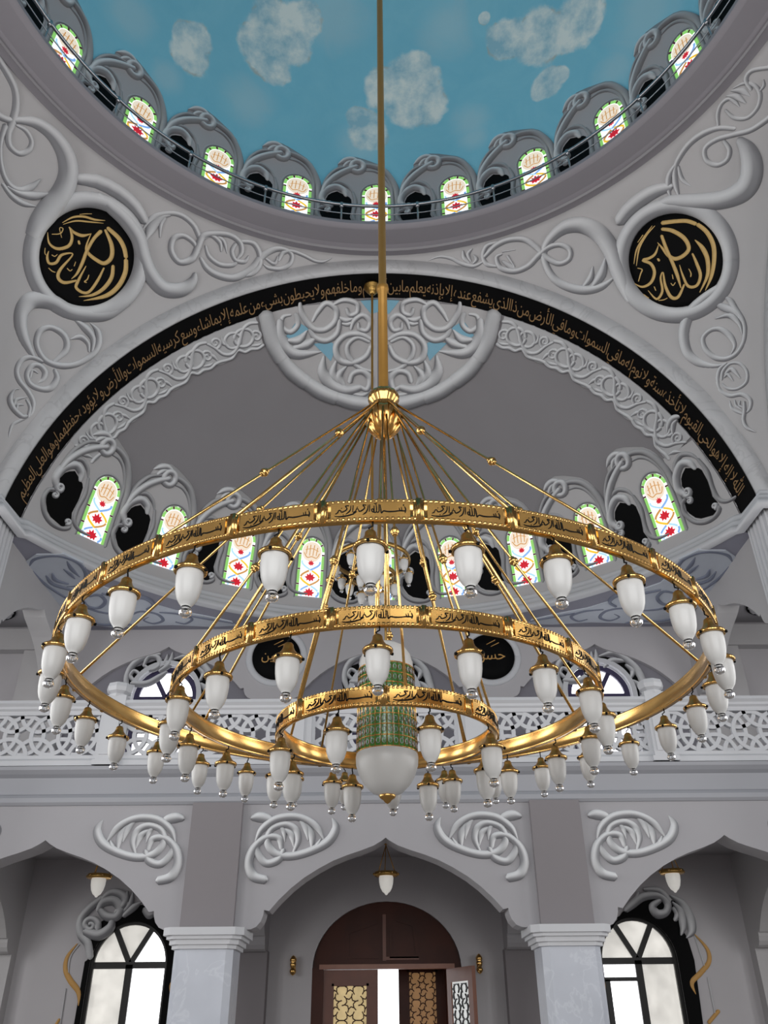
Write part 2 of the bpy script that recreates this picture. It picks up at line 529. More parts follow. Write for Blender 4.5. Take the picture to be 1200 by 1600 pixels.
# ---- ledge, drum and painted dome
def lathe_at(prof, n=144): return lathe(prof, n)
_lp = [(5.47, ZLO + 0.03), (5.435, ZLO - 0.005), (4.72, 12.33), (4.66, 12.325), (4.63, 12.36), (4.64, 12.44), (5.25, 12.46)]
ledge = struct('trim_dome_ledge', join(lathe_at(_lp[:2]), lathe_at([(5.435 - 0.0894 * i, ZLO - 0.005 + (12.33 - ZLO + 0.005) * i / 8) for i in range(9)]), lathe_at(_lp[2:5]), lathe_at(_lp[4:6]), lathe_at(_lp[5:])), 'ledge', 'wide mauve grey ledge ring at the foot of the painted dome', True)
drum = struct('wall_drum', lathe_at([(5.2, 12.4), (5.2, 13.2)]), 'drum', 'grey drum wall with stained glass windows under the sky', True)
ZD, RD = 13.2, 5.2
dome = struct('ceiling_dome', lathe_at([(RD * math.cos(PI / 2 * j / 40), ZD + RD * math.sin(PI / 2 * j / 40)) for j in range(40)] + [(0.01, ZD + RD)]), None, 'great dome painted as a blue sky with white clouds', True)

# painted sky: blue coat with soft cloud shapes brushed at fixed places on the dome
def sky_paint():
    m = bpy.data.materials.new('painted_sky'); m.use_nodes = True
    nt = m.node_tree; L = nt.links; b = nt.nodes['Principled BSDF']
    b.inputs['Roughness'].default_value = 0.7
    geo = nt.nodes.new('ShaderNodeNewGeometry')
    hs = hit_sphere((0, 0, ZD), RD)
    def noise(scale, detail, rough=0.55, dist=0.0):
        n = nt.nodes.new('ShaderNodeTexNoise'); n.inputs['Scale'].default_value = scale; n.inputs['Detail'].default_value = detail
        n.inputs['Roughness'].default_value = rough; n.inputs['Distortion'].default_value = dist
        L.new(geo.outputs['Position'], n.inputs['Vector']); return n
    def math_(op, a, b2=None, c=None):
        n = nt.nodes.new('ShaderNodeMath'); n.operation = op
        for i, v in enumerate((a, b2, c)):
            if v is None: continue
            if isinstance(v, (int, float)): n.inputs[i].default_value = v
            else: L.new(v, n.inputs[i])
        return n.outputs[0]
    def field(blobs):
        cur = None
        for x, y, rp in blobs:
            P, N, s = hs(x, y)
            d = nt.nodes.new('ShaderNodeVectorMath'); d.operation = 'DISTANCE'
            L.new(geo.outputs['Position'], d.inputs[0]); d.inputs[1].default_value = P
            q = math_('DIVIDE', d.outputs['Value'], rp * s)
            cur = q if cur is None else math_('SMOOTH_MIN', cur, q, 0.25)
        return cur
    nb = noise(1.9, 8, 0.6); ns = noise(2.4, 6, 0.6); nw = noise(1.1, 7, 0.65, 1.2)
    def mask(f, lo, hi, amp, n):
        e = math_('ADD', f, math_('MULTIPLY', math_('SUBTRACT', n.outputs['Fac'], 0.5), amp))
        r = nt.nodes.new('ShaderNodeMapRange'); r.interpolation_type = 'SMOOTHSTEP'
        r.inputs['From Min'].default_value = hi; r.inputs['From Max'].default_value = lo
        r.inputs['To Min'].default_value = 0; r.inputs['To Max'].default_value = 1
        L.new(e, r.inputs['Value']); return r.outputs['Result']
    dense = field([(305, 62, 30), (300, 88, 34), (288, 55, 20), (432, 40, 44), (415, 78, 42), (450, 62, 42), (430, 110, 26), (400, 60, 30), (470, 30, 34),
                   (640, 130, 48), (665, 160, 38), (600, 140, 34), (655, 100, 20), (575, 205, 34), (560, 185, 20),
                   (905, 30, 44), (845, 58, 46), (790, 62, 34), (880, 50, 34), (858, 130, 26), (845, 142, 18), (875, 118, 16), (757, 28, 10), (640, 165, 40)])
    faint = field([(735, 190, 34), (385, 160, 46), (740, 215, 26), (960, 110, 40), (700, 40, 50), (520, 20, 60), (200, 20, 50), (1010, 20, 70), (560, 225, 40), (260, 120, 30)])
    mk = mask(dense, 0.80, 1.06, 1.0, nb)
    fk = math_('MULTIPLY', mask(faint, 0.2, 1.2, 1.6, nw), 0.45)
    # blue ground with soft variation
    g = nt.nodes.new('ShaderNodeMix'); g.data_type = 'RGBA'
    g.inputs['A'].default_value = (*lin((112, 188, 214)), 1); g.inputs['B'].default_value = (*lin((142, 206, 224)), 1)
    L.new(nw.outputs['Fac'], g.inputs['Factor'])
    w1 = nt.nodes.new('ShaderNodeMix'); w1.data_type = 'RGBA'
    L.new(g.outputs['Result'], w1.inputs['A']); w1.inputs['B'].default_value = (*lin((186, 214, 222)), 1)
    L.new(fk, w1.inputs['Factor'])
    # cloud body: white brushed over blue grey
    cb = nt.nodes.new('ShaderNodeMix'); cb.data_type = 'RGBA'
    cb.inputs['A'].default_value = (*lin((150, 194, 210)), 1); cb.inputs['B'].default_value = (*lin((240, 244, 238)), 1)
    rr = nt.nodes.new('ShaderNodeMapRange'); rr.inputs['From Min'].default_value = 0.36; rr.inputs['From Max'].default_value = 0.62
    L.new(ns.outputs['Fac'], rr.inputs['Value']); L.new(rr.outputs['Result'], cb.inputs['Factor'])
    # ochre touches along some rims
    oc = nt.nodes.new('ShaderNodeMix'); oc.data_type = 'RGBA'
    L.new(cb.outputs['Result'], oc.inputs['A']); oc.inputs['B'].default_value = (*lin((206, 168, 118)), 1)
    rim = math_('MULTIPLY', math_('MULTIPLY', mk, math_('SUBTRACT', 1.0, mk)), 4.0)
    no = noise(3.3, 3)
    ro = nt.nodes.new('ShaderNodeMapRange'); ro.inputs['From Min'].default_value = 0.52; ro.inputs['From Max'].default_value = 0.66
    L.new(no.outputs['Fac'], ro.inputs['Value'])
    L.new(math_('MULTIPLY', math_('MULTIPLY', rim, ro.outputs['Result']), 0.75), oc.inputs['Factor'])
    fin = nt.nodes.new('ShaderNodeMix'); fin.data_type = 'RGBA'
    L.new(w1.outputs['Result'], fin.inputs['A']); L.new(oc.outputs['Result'], fin.inputs['B'])
    L.new(math_('MULTIPLY', mk, 0.88), fin.inputs['Factor'])
    L.new(fin.outputs['Result'], b.inputs['Base Color'])
    MAT['painted_sky'] = m
sky_paint()
dome.data.materials.append(MAT['painted_sky'])

# ---- cornice under the half dome, returning round the piers
def cornice_path():
    pts = []
    pts.append((-5.75, 5.47, 0, -1)); pts.append((-5.235, 5.47, 1, -1)); pts.append((-5.22, 6.04, 1, -0.15))
    for i in range(49):
        p = math.radians(-63.0 + 126 * i / 48)
        pts.append((5.74 * math.sin(p), HC.y + 5.74 * math.cos(p), -math.sin(p), -math.cos(p)))
    pts.append((5.22, 6.04, -1, -0.15)); pts.append((5.235, 5.47, -1, -1)); pts.append((5.75, 5.47, 0, -1))
    return pts
CP = [(-0.03, 7.86), (0.015, 7.85), (0.055, 7.83), (0.065, 7.79), (0.06, 7.75), (0.095, 7.73), (0.12, 7.69), (0.115, 7.65), (0.16, 7.625), (0.20, 7.58), (0.215, 7.53), (0.205, 7.505), (0.10, 7.50)]
_cp = cornice_path()
cornice = struct('trim_2', grid(len(_cp), len(CP), lambda i, j: (_cp[i][0] + _cp[i][2] * CP[j][0], _cp[i][1] + _cp[i][3] * CP[j][0], CP[j][1])), 'trim_white', 'pale curved cornice running below the half dome windows', True)

# ---- flat corner ceilings beside the curve of the half dome
def corner(sx):
    o = [(sx * XW, 6.06), (sx * XW, YR), (0.0, YR)]
    p0 = 0.0; p1 = math.acos((6.06 - HC.y) / 5.56)
    o += [(sx * 5.56 * math.sin(p0 + (p1 - p0) * i / 30), HC.y + 5.56 * math.cos(p0 + (p1 - p0) * i / 30)) for i in range(31)]
    return slab(o, [], lambda u, v, d: (u, v, ZC + d), 0.06)
corner_L = struct('ceiling_corner_left', corner(-1), 'corner_blue', 'blue grey flat corner ceiling with a painted scroll, beside the left pier')
corner_R = struct('ceiling_corner_right', corner(1), 'corner_blue', 'blue grey flat corner ceiling with a painted scroll, beside the right pier')

# ---- ogee outline shared by every arch of the place
OG = [(0, 0), (0.05, -0.035), (0.14, -0.085), (0.28, -0.135), (0.44, -0.185), (0.60, -0.245), (0.76, -0.325), (0.92, -0.42), (1.06, -0.525), (1.19, -0.645), (1.29, -0.755),
      (1.345, -0.745), (1.352, -0.80), (1.375, -0.86), (1.42, -0.91), (1.48, -0.935), (1.60, -0.94)]
def ogee(c, za, k=1.0):
    return [(c - u * k, za + v) for u, v in reversed(OG)] + [(c + u * k, za + v) for u, v in OG[1:]]
def arcade_outline(centres, za, x0, x1, top):
    o = [(x0, za - 0.94)]
    for c in centres: o += ogee(c, za)
    o += [(x1, za - 0.94), (x1, top), (x0, top)]
    return o

# ---- entrance wall
def arched(c, hw, zs, z0, rise=None, n=20):
    return [(c + hw, z0)] + arc(c, zs, hw, 0, 180, n, rise or hw) + [(c - hw, z0)]
WX = 3.64
door_hole = arched(0.04, 1.06, 2.31, 0.01, 0.88, 24)
low_holes = [arched(sx * WX, 0.60, 2.40, 0.55) for sx in (-1, 1)]
upp_holes = [arched(c, 0.60, 6.33, 4.7) for c in (-WX, 0.04, WX)]
wall_rear = struct('wall_rear', slab([(-9.6, 0), (9.6, 0), (9.6, 8.0), (-9.6, 8.0)], [door_hole] + low_holes + upp_holes, lambda u, v, d: (u, YR + d, v), 0.3), 'wall_rear', 'grey entrance wall with arched windows and a wooden door')
# paler upper skin cut by three ogee niches
skin = struct('wall_rear_upper', slab(arcade_outline((-3.66, 0, 3.66), 7.19, -XW, XW, ZC), [], lambda u, v, d: (u, YR - 0.10 + d, v), 0.095), 'wall_rear', 'pale upper wall cut by three pointed niches behind the gallery')
niche = struct('wall_rear_niche', slab([(-XW, 4.35), (XW, 4.35), (XW, 7.4), (-XW, 7.4)], upp_holes, lambda u, v, d: (u, YR - 0.02 + d, v), 0.02), 'wall_niche', 'darker grey wall inside the pointed niches of the gallery')

# ---- gallery: slab, fascia mouldings, arcade wall
GP = [(0.25, 3.84), (-0.02, 3.84), (-0.05, 3.87), (-0.05, 3.92), (-0.01, 3.96), (0.04, 3.98), (0.04, 4.17), (-0.02, 4.20), (-0.07, 4.24), (-0.08, 4.28), (0.0, 4.30), (3.35, 4.30), (3.35, 3.84), (0.25, 3.84)]
fascia = struct('floor_gallery', grid(2, len(GP), lambda i, j: ((-9.3, 9.3)[i], YG + GP[j][0], GP[j][1])), 'fascia', 'moulded grey edge of the gallery floor across the hall')
AC = (-3.88, 0.02, 3.92)
arcade = struct('wall_arcade', slab(arcade_outline(AC, 3.46, -5.75, 5.75, 3.86), [], lambda u, v, d: (u, YG + d, v), 0.34), 'wall_mid', 'grey arcade wall of pointed arches carrying the gallery')
under = struct('ceiling_gallery', slab([(-9.3, 6.2), (9.3, 6.2), (9.3, YR), (-9.3, YR)], [], lambda u, v, d: (u, v, 3.80 + d), 0.04), 'wall_mid', 'grey ceiling under the gallery')
CX = (-1.93, 1.99)
for i, cx in enumerate(CX):
    nm = ('left', 'right')[i]
    struct('wall_cross_' + nm, slab([(6.3, 2.52)] + ogee(7.68, 3.46, 0.9) + [(9.36, 2.52), (9.36, 3.82), (6.3, 3.82)], [], lambda u, v, d, c=cx: (c - 0.27 + d, u, v), 0.54), 'wall_mid', 'pointed cross arch between the ' + nm + ' column and the entrance wall')
    struct('wall_pilaster_' + nm, join(box(cx - 0.29, cx + 0.29, 5.93, 6.02, 2.53, 3.85), box(cx - 0.29, cx + 0.29, 9.1, 9.37, 0, 2.54)), 'pilaster', 'flat dark grey pilaster above the ' + nm + ' column capital')
# side walls of the entrance bay, open to the corner rooms on both floors
def side_wall(sx):
    low = [(7.68 + 1.46, 0.01)] + [(2 * 7.68 - u, v) for u, v in ogee(7.68, 3.46, 0.92)] + [(7.68 - 1.46, 0.01)]
    upp = [(7.68 + 1.46, 4.32)] + [(2 * 7.68 - u, v) for u, v in ogee(7.68, 7.18, 0.92)] + [(7.68 - 1.46, 4.32)]
    return slab([(6.06, 0), (YR, 0), (YR, ZC + 0.05), (6.06, ZC + 0.05)], [low, upp], lambda u, v, d: (sx * (XW + d), u, v), 0.34)
side_L = struct('wall_left', side_wall(-1), 'wall_light', 'pale side wall of the entrance bay with pointed openings, left of the chandelier')
side_R = struct('wall_right', side_wall(1), 'wall_light', 'pale side wall of the entrance bay with pointed openings, right of the chandelier')
# outer shell of the hall and the flat ceilings round the square
for nm, g in (('outer_left', box(-9.6, -9.35, -9.6, 9.6, 0, 9)), ('outer_right', box(9.35, 9.6, -9.6, 9.6, 0, 9)), ('outer_back', box(-9.6, 9.6, -9.6, -9.35, 0, 9))):
    struct('wall_' + nm, g, 'wall_light', 'plain pale outer wall of the prayer hall, ' + nm.split('_')[1] + ' side')
cr = []
for sx in (-1, 1):
    for sy in (-1, 1):
        x0, x1 = sorted((sx * 5.5, sx * 9.4)); y0, y1 = sorted((sy * 5.5, sy * 9.4))
        cr.append(box(x0, x1, y0, y1, 7.62, 7.7))
struct('ceiling_corner_rooms', join(*cr), 'wall_mid', 'flat grey ceilings of the corner rooms beyond the side openings')
for nm, sx in (('left', -1), ('right', 1)):
    x0, x1 = sorted((sx * 5.6, sx * 9.3))
    struct('trim_beam_' + nm, join(box(x0, x1, 9.15, 9.36, 7.12, 7.5), box(x0, x0 + 0.5 if sx < 0 else x0 + 0.5, 9.2, 9.36, 4.3, 7.12), box(x1 - 0.5, x1, 9.2, 9.36, 4.3, 7.12)), 'wall_light', 'pale beam in the corner room seen through the ' + nm + ' gallery opening')
# flat ceilings of the three other bays
bays = []
for k in (1, 2, 3):
    bays.append(rotz(join(corner(-1), corner(1)), k))
struct('ceiling_side_bays', join(*bays), 'corner_blue', 'blue grey flat ceilings beside the other half domes')

# ================================================================== scalloped window units (turned about a vertical axis, so copies share meshes)
def surf_half(u, v):
    z = 8.04 + v * 0.985
    r = math.sqrt(HR * HR - (z - ZS) ** 2)
    w = u / 5.62
    P = Vector((r * math.sin(w), r * math.cos(w), z))
    return P, (Vector((0, 0, ZS)) - P).normalized(), 1.0
def surf_drum(u, v):
    z = 12.93 + v
    r = RD if z < ZD else math.sqrt(RD * RD - (z - ZD) ** 2)
    w = u / 4.927
    P = Vector((r * math.sin(w), r * math.cos(w), z))
    return P, (Vector((0, 0, min(z, ZD))) - P).normalized(), 1.0
def spiral(cx, cy, r0, r1, a0, turns, w0, w1, n=14):
    out = []
    for i in range(n + 1):
        t = i / n; a = math.radians(a0 + 360 * turns * t); r = r0 + (r1 - r0) * t
        out.append((cx + r * math.cos(a), cy + r * math.sin(a), w0 + (w1 - w0) * t))
    return out
TOPL = [(-0.905, 0.70), (-0.86, 0.98), (-0.76, 1.20), (-0.66, 1.34), (-0.64, 1.50), (-0.52, 1.60), (-0.36, 1.64), (-0.2, 1.60), (-0.05, 1.54), (0.1, 1.47), (0.22, 1.36), (0.31, 1.18), (0.36, 0.95), (0.385, 0.70)]
def vtop(u):
    for (a, b_), (c, d) in zip(TOPL, TOPL[1:]):
        if u <= c: return b_ + (d - b_) * (u - a) / (c - a)
    return TOPL[-1][1]
def rowfill(outline, surf, lift, rows=14):
    vs = [p[1] for p in outline]; v0, v1 = min(vs) + 1e-4, max(vs) - 1e-4
    V = []; Fc = []
    for i in range(rows + 1):
        v = v0 + (v1 - v0) * i / rows
        xs = []
        for (a, b_), (c, d) in zip(outline, outline[1:] + outline[:1]):
            if (b_ <= v) != (d <= v): xs.append(a + (c - a) * (v - b_) / (d - b_))
        lo, hi = min(xs), max(xs)
        for j in range(5):
            P, N, s = surf(lo + (hi - lo) * j / 4, v); V.append(P + N * lift)
    for i in range(rows):
        for j in range(4):
            a = i * 5 + j; Fc.append((a, a + 1, a + 6, a + 5))
    return V, Fc
def unit_meshes(surf, v0, ground):
    U = []
    us = [-0.905 + 1.29 * i / 28 for i in range(29)]
    V = []; Fc = []
    m_ = 9
    for u in us:
        for j in range(m_):
            P, N, s = surf(u, v0 + (vtop(u) - v0) * j / (m_ - 1)); V.append(P + N * 0.02)
        P, N, s = surf(u, vtop(u)); V.append(P - N * 0.01)
    q = m_ + 1
    for i in range(28):
        for j in range(m_):
            a = i * q + j; Fc.append((a, a + q, a + q + 1, a + 1))
    U.append(('scalloped_panel', smat(mesh('scalloped_panel', V, Fc), ground)))
    def R(nm, pts, mat='plaster_shade', hf=0.42, lift=0.02, n=5, raw=False):
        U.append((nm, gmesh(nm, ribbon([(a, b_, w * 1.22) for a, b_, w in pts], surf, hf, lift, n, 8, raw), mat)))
    p = -0.645
    # big moulding over the window, from the knot down to the dip
    R('arch_moulding', [(-0.24, 1.47, .07), (-0.08, 1.46, .085), (0.10, 1.38, .09), (0.24, 1.20, .09), (0.33, 0.95, .09), (0.345, 0.72, .085), (0.36, 0.45, .06), (0.35, 0.2, .03)])
    R('arch_moulding', [(-0.18, 1.36, .03), (-0.02, 1.35, .05), (0.13, 1.24, .05), (0.25, 1.0, .05), (0.27, 0.7, .05), (0.275, 0.3, .045), (0.275, 0.0, .04)], hf=.3)
    R('knot', spiral(-0.32, 1.42, .115, .10, -150, 1.0, .085, .085, 18), 'plaster', lift=.04, raw=True)
    R('stem', [(-0.90, 0.66, .05), (-0.84, 0.92, .085), (-0.70, 1.14, .095), (-0.52, 1.30, .09), (-0.33, 1.41, .08)], 'plaster', lift=.05)
    R('stem', [(-0.90, 0.80, .04), (-0.82, 1.10, .06), (-0.68, 1.31, .06), (-0.52, 1.40, .05), (-0.42, 1.42, .03)], lift=.03)
    R('leaf', [(-0.30, 1.54, .05), (-0.42, 1.57, .09), (-0.54, 1.53, .09), (-0.65, 1.45, .01)], 'plaster', lift=.03)
    R('leaf', [(-0.38, 1.52, .03), (-0.46, 1.50, .07), (-0.53, 1.43, .06), (-0.57, 1.36, .01)], 'plaster', lift=.035)
    blk = [(-.19, .60), (-.13, .77), (0, .85), (.1, .80), (.13, .70), (.19, .75), (.235, .72), (.25, .5), (.22, .25), (.27, .10), (.15, -.02), (0, -.01), (-.15, .07), (-.25, .22), (-.27, .36), (-.17, .40), (-.1, .45), (-.08, .53)]
    U.append(('black_panel', smat(mesh('black_panel', *rowfill([(p + a, b_) for a, b_ in blk], surf, .028, 16)), 'black_paint')))
    R('scroll', [(p + .20, .10, .05), (p + .25, .02, .06), (p + .14, -.05, .06), (p - .04, -.05, .06), (p - .2, .04, .06), (p - .3, .22, .06), (p - .28, .38, .055), (p - .2, .43, .05)], lift=.03)
    R('scroll', [(p + .26, .86, .04), (p + .31, .62, .06), (p + .28, .36, .06), (p + .3, .16, .06), (p + .42, .06, .05), (p + .62, .05, .03)], lift=.025)
    R('leaf', [(p - .16, .46, .06), (p - .25, .60, .10), (p - .2, .80, .11), (p - .04, .93, .11), (p + .1, .88, .10), (p + .15, .76, .05)], 'plaster', lift=.03)
    R('leaf', [(p - .24, .72, .05), (p - .15, .95, .07), (p + .02, 1.05, .07), (p + .18, .98, .06), (p + .26, .85, .02)], lift=.02)
    R('curl', spiral(p - .13, .51, .075, .01, 200, 1.3, .07, .03), 'plaster', lift=.04, raw=True)
    R('curl', spiral(p - .15, .37, .05, .01, 100, -1.2, .05, .03), 'plaster', lift=.04, raw=True)
    R('curl', spiral(p + .2, .09, .045, .01, 270, 1.2, .055, .03), 'plaster', lift=.04, raw=True)
    # pale inner frame round the glass
    fr = [(0.26, -0.02, .05), (0.26, .4, .05), (0.26, .82, .05)] + [(0.26 * math.cos(math.radians(a)), .82 + .26 * math.sin(math.radians(a)), .05) for a in range(15, 180, 15)] + [(-0.26, .82, .05), (-0.26, .4, .05), (-0.26, -0.02, .05)]
    R('window_frame', fr, 'plaster_shade', .25, .012, 2)
    W = []
    def P_(nm, outline, mat, lift=.032):
        W.append((nm, smat(mesh(nm, *patch(outline, surf, lift, .02), False), mat)))
    hw = .23
    W.append(('pane', smat(mesh('pane', *rowfill([(-hw, 0), (hw, 0)] + [(hw * math.cos(math.radians(a)), .82 + hw * math.sin(math.radians(a))) for a in range(0, 181, 10)], surf, .026, 20)), 'sg_white')))
    bw = .045
    for sx in (-1, 1):
        for a, b_ in ((0.0, .2), (.235, .47), (.505, .74)):
            x0, x1 = sorted((sx * hw, sx * (hw - bw)))
            P_('border_glass', [(x0, a), (x1, a), (x1, b_), (x0, b_)], 'sg_green')
        for a in (.205, .475, .745):
            x0, x1 = sorted((sx * hw, sx * (hw - bw)))
            P_('corner_glass', [(x0, a), (x1, a), (x1, a + .026), (x0, a + .026)], 'sg_dark')
    for k in range(5):
        a0, a1 = -4 + 38 * k + 5, -4 + 38 * (k + 1) - 5
        o = arc(0, .81, hw, a0, a1, 4) + arc(0, .81, hw - bw, a1, a0, 4)
        P_('border_glass', o, 'sg_green')
        if k: P_('corner_glass', arc(0, .81, hw, a0 - 9, a0 - 1, 2) + arc(0, .81, hw - bw, a0 - 1, a0 - 9, 2), 'sg_dark')
    P_('roundel', arc(0, .80, .178, 0, 345, 23), 'sg_beige', .03)
    W.append(('gilt_lettering', smat(mesh('gilt_lettering', *join(*[ribbon(q, surf, .2, .031, 4, 4) for q in (
        [(-.14, .78, .02), (-.08, .70, .022), (.0, .72, .022), (.09, .70, .02), (.14, .78, .02)], [(-.1, .76, .02), (-.09, .9, .022)], [(-.04, .74, .02), (-.03, .92, .022)], [(.02, .74, .02), (.04, .92, .022)],
        [(.08, .74, .02), (.1, .88, .022)], [(-.12, .83, .014), (.0, .86, .016), (.12, .82, .014)])])), 'sg_orange')))
    def flower(cy, k):
        o = []
        hp = [(0, 1.0), (.24, .45), (.62, .72), (.55, .22), (1.0, .12), (.60, -.22), (.62, -.62), (.24, -.40), (0, -.75)]
        for x_, y_ in hp + [(-q[0], q[1]) for q in reversed(hp[1:-1])]:
            o.append((x_ * .098 * k, max(cy + y_ * .098 * k, 0.004)))
        P_('red_flower', o, 'sg_red', .037)
    flower(.07, 1.0); flower(.345, 1.0); flower(.60, .62)
    def rb(pts, mat, w=.042):
        P2 = catmull(pts, 4); o1, o2 = [], []
        for i, q in enumerate(P2):
            a = P2[max(i - 1, 0)]; b_ = P2[min(i + 1, len(P2) - 1)]
            dx, dy = b_[0] - a[0], b_[1] - a[1]; l = math.hypot(dx, dy) or 1
            o1.append((q[0] - dy / l * w / 2, q[1] + dx / l * w / 2)); o2.append((q[0] + dy / l * w / 2, q[1] - dx / l * w / 2))
        P_('ribbon_glass', o1 + o2[::-1], mat, .034)
    def wave(sg, v): return (sg * .163 * math.cos(PI * (v - .07) / .275), v)
    for sg, cols in ((1, ('sg_blue', 'sg_sky', 'sg_yellow', 'sg_orange', 'sg_blue')), (-1, ('sg_sky', 'sg_blue', 'sg_orange', 'sg_yellow', 'sg_sky'))):
        cuts = (0.0, .10, .20, .345, .475, .645)
        for c_, a, b_ in zip(cols, cuts, cuts[1:]):
            rb([wave(sg, a + .006 + (b_ - a - .012) * i / 4) for i in range(5)], c_, .034 if sg > 0 else .03)
    return U, W
UH, WH = unit_meshes(surf_half, -0.25, 'wall_light')
UD, WD = unit_meshes(surf_drum, -0.45, 'drum')
_nw = [0]
def place_unit(U, W, axis, ang, host, label, with_window=True, skip=()):
    for nm, me in U:
        if nm in skip: continue
        put(nm, me, axis, host, -ang)
    if with_window:
        _nw[0] += 1
        P = (surf_half if W is WH else surf_drum)(0, 0)[0]
        c, s = math.cos(ang), math.sin(ang)
        base = Vector(axis) + Vector((P.x * c + P.y * s, -P.x * s + P.y * c, P.z))
        t = thing('window_%d' % _nw[0], label, 'window', base, 'stained glass windows of the half dome' if W is WH else 'stained glass windows of the dome drum', 'structure')
        for nm, me in W:
            put(nm, me, axis, t, -ang)
ORD = ('first', 'second', 'third', 'fourth', 'fifth', 'sixth', 'seventh', 'eighth', 'ninth', 'tenth', 'eleventh')
for i in range(9):
    a = math.radians(-52 + 13 * i)
    place_unit(UH, WH, (0, HC.y, 0), a, half, 'stained glass window below the half dome, ' + ORD[i] + ' from the left pier')
place_unit(UH, WH, (0, HC.y, 0), math.radians(65), half, '', False, ('arch_moulding', 'knot', 'stem', 'window_frame', 'scalloped_panel'))
def end_panel(p0, p1, top):
    n, m_ = 8, 10
    V = []; Fc = []
    for i in range(n + 1):
        for j in range(m_ + 1):
            P, N, s = surf_half(0, -0.25 + (top + 0.25) * j / m_)
            r = math.hypot(P.x, P.y); lim = math.acos(min(1, (Y2 + 0.01 - HC.y) / r))
            w = math.radians(p0) + (math.radians(p1) - math.radians(p0)) * i / n
            w = max(-lim, min(lim, w)); q = r - 0.018
            V.append((q * math.sin(w), HC.y + q * math.cos(w), P.z - 0.004))
    for i in range(n):
        for j in range(m_):
            a = i * (m_ + 1) + j; Fc.append((a, a + m_ + 1, a + m_ + 2, a + 1))
    return V, Fc
ob('scalloped_panel', end_panel(-64, -57.5, 1.25), 'wall_light', half)
ob('scalloped_panel', end_panel(55.5, 64, 1.15), 'wall_light', half)
for i in range(11):
    a = math.radians(-75.6 + 15 * i)
    place_unit(UD, WD, (0, 0, 0), a, drum, 'stained glass window under the painted sky, ' + ORD[i] + ' from the left along the drum')

# ---- steel railing round the ledge
rail = thing('ledge_railing', 'thin grey steel railing round the ledge of the dome', 'railing', (0, 4.66, 12.44))
def ring_tube(r, z, rad, n=120, m_=8):
    return grid(n, m_ + 1, lambda i, j: ((r + rad * math.cos(2 * PI * j / m_)) * math.cos(2 * PI * i / n), (r + rad * math.cos(2 * PI * j / m_)) * math.sin(2 * PI * i / n), z + rad * math.sin(2 * PI * j / m_)), True)
ob('handrail', ring_tube(4.67, 12.84, 0.026), 'steel', rail)
ob('wire_rail', ring_tube(4.67, 12.63, 0.009), 'steel', rail)
pm = smat(mesh('post', *join(tube([(0, 4.67, 12.4), (0, 4.67, 12.84)], 0.014, 8), tube([(0, 4.67, 12.78), (0, 4.67, 12.87)], 0.03, 8))), 'steel')
for i in range(24):
    put('post', pm, (0, 0, 0), rail, math.radians(15 * i + 7.5))

# ================================================================== THE GREAT CHANDELIER
ch = thing('chandelier', 'huge three-tier brass ring chandelier with black calligraphy panels and frosted bell lamps', 'chandelier', (0, 0, 2.5))
def arc_plate(r0, r1, z0, z1, half, n=6):
    """curved plate on the outer face of a ring, centred on the near side (-y)"""
    def P(r, a, z): return (r * math.sin(a), -r * math.cos(a), z)
    V = []; Fc = []
    for i in range(n + 1):
        a = -half + 2 * half * i / n
        V += [P(r0, a, z0), P(r1, a, z0), P(r1, a, z1), P(r0, a, z1)]
    for i in range(n):
        for k in range(4):
            a = i * 4 + k; b_ = i * 4 + (k + 1) % 4
            Fc.append((a, b_, b_ + 4, a + 4))
    Fc.append((0, 3, 2, 1)); Fc.append((n * 4, n * 4 + 1, n * 4 + 2, n * 4 + 3))
    return V, Fc
# the formula on every panel, written as broad pen strokes: (x, y, width) on a 720 x 110 field
BASM = [[(705, 75, 12), (710, 48, 16), (700, 24, 8)], [(708, 62, 14), (660, 60, 16), (630, 62, 14), (600, 66, 15), (540, 68, 17), (492, 62, 15), (470, 78, 16), (464, 50, 14), (458, 8, 10)], [(672, 58, 12), (668, 30, 8)], [(652, 58, 12), (646, 36, 8)], [(692, 8, 12), (688, 14, 12)],
        [(446, 4, 10), (447, 40, 13), (444, 68, 12), (424, 70, 12), (422, 40, 13), (418, 6, 9)], [(424, 70, 12), (400, 72, 13), (398, 44, 13), (396, 16, 9)], [(398, 70, 12), (380, 66, 13), (372, 48, 12), (386, 42, 10), (392, 60, 10)], [(424, -6, 8), (410, -2, 9), (398, -6, 8)],
        [(354, 4, 10), (352, 40, 13), (350, 64, 9)], [(338, 6, 9), (334, 40, 14), (316, 72, 16), (286, 88, 8)], [(318, 8, 10), (286, 6, 13), (304, 30, 14), (276, 54, 15), (250, 60, 13), (240, 42, 12), (222, 38, 12), (214, 58, 13), (196, 66, 14), (190, 86, 8)], [(232, 22, 10), (228, 28, 10)],
        [(188, 6, 9), (186, 40, 13), (184, 62, 9)], [(166, 6, 9), (164, 38, 13), (148, 60, 15), (118, 80, 8)], [(146, 8, 10), (112, 10, 13), (128, 34, 14), (100, 54, 15), (72, 60, 13), (60, 44, 12), (44, 46, 12), (34, 64, 14), (12, 74, 8)],
        [(4, 92, 6), (40, 98, 12), (90, 98, 17), (140, 92, 17), (190, 80, 13), (226, 62, 6)], [(88, 84, 9), (94, 84, 9)], [(70, 26, 8), (76, 26, 8)]]
def ring_letters(R, half, zc, hgt):
    k = 2 * half * R / 720.0; kz = hgt / 110.0
    def sf(x, y):
        a = (x / 720.0 * 2 - 1) * half
        return Vector((R * math.sin(a), -R * math.cos(a), zc + (50 - y) * kz)), Vector((math.sin(a), -math.cos(a), 0)), k * 1.15
    return join(*[ribbon(q, sf, 0.10, 0.0008, 4, 4) for q in BASM])
HB = 0.088
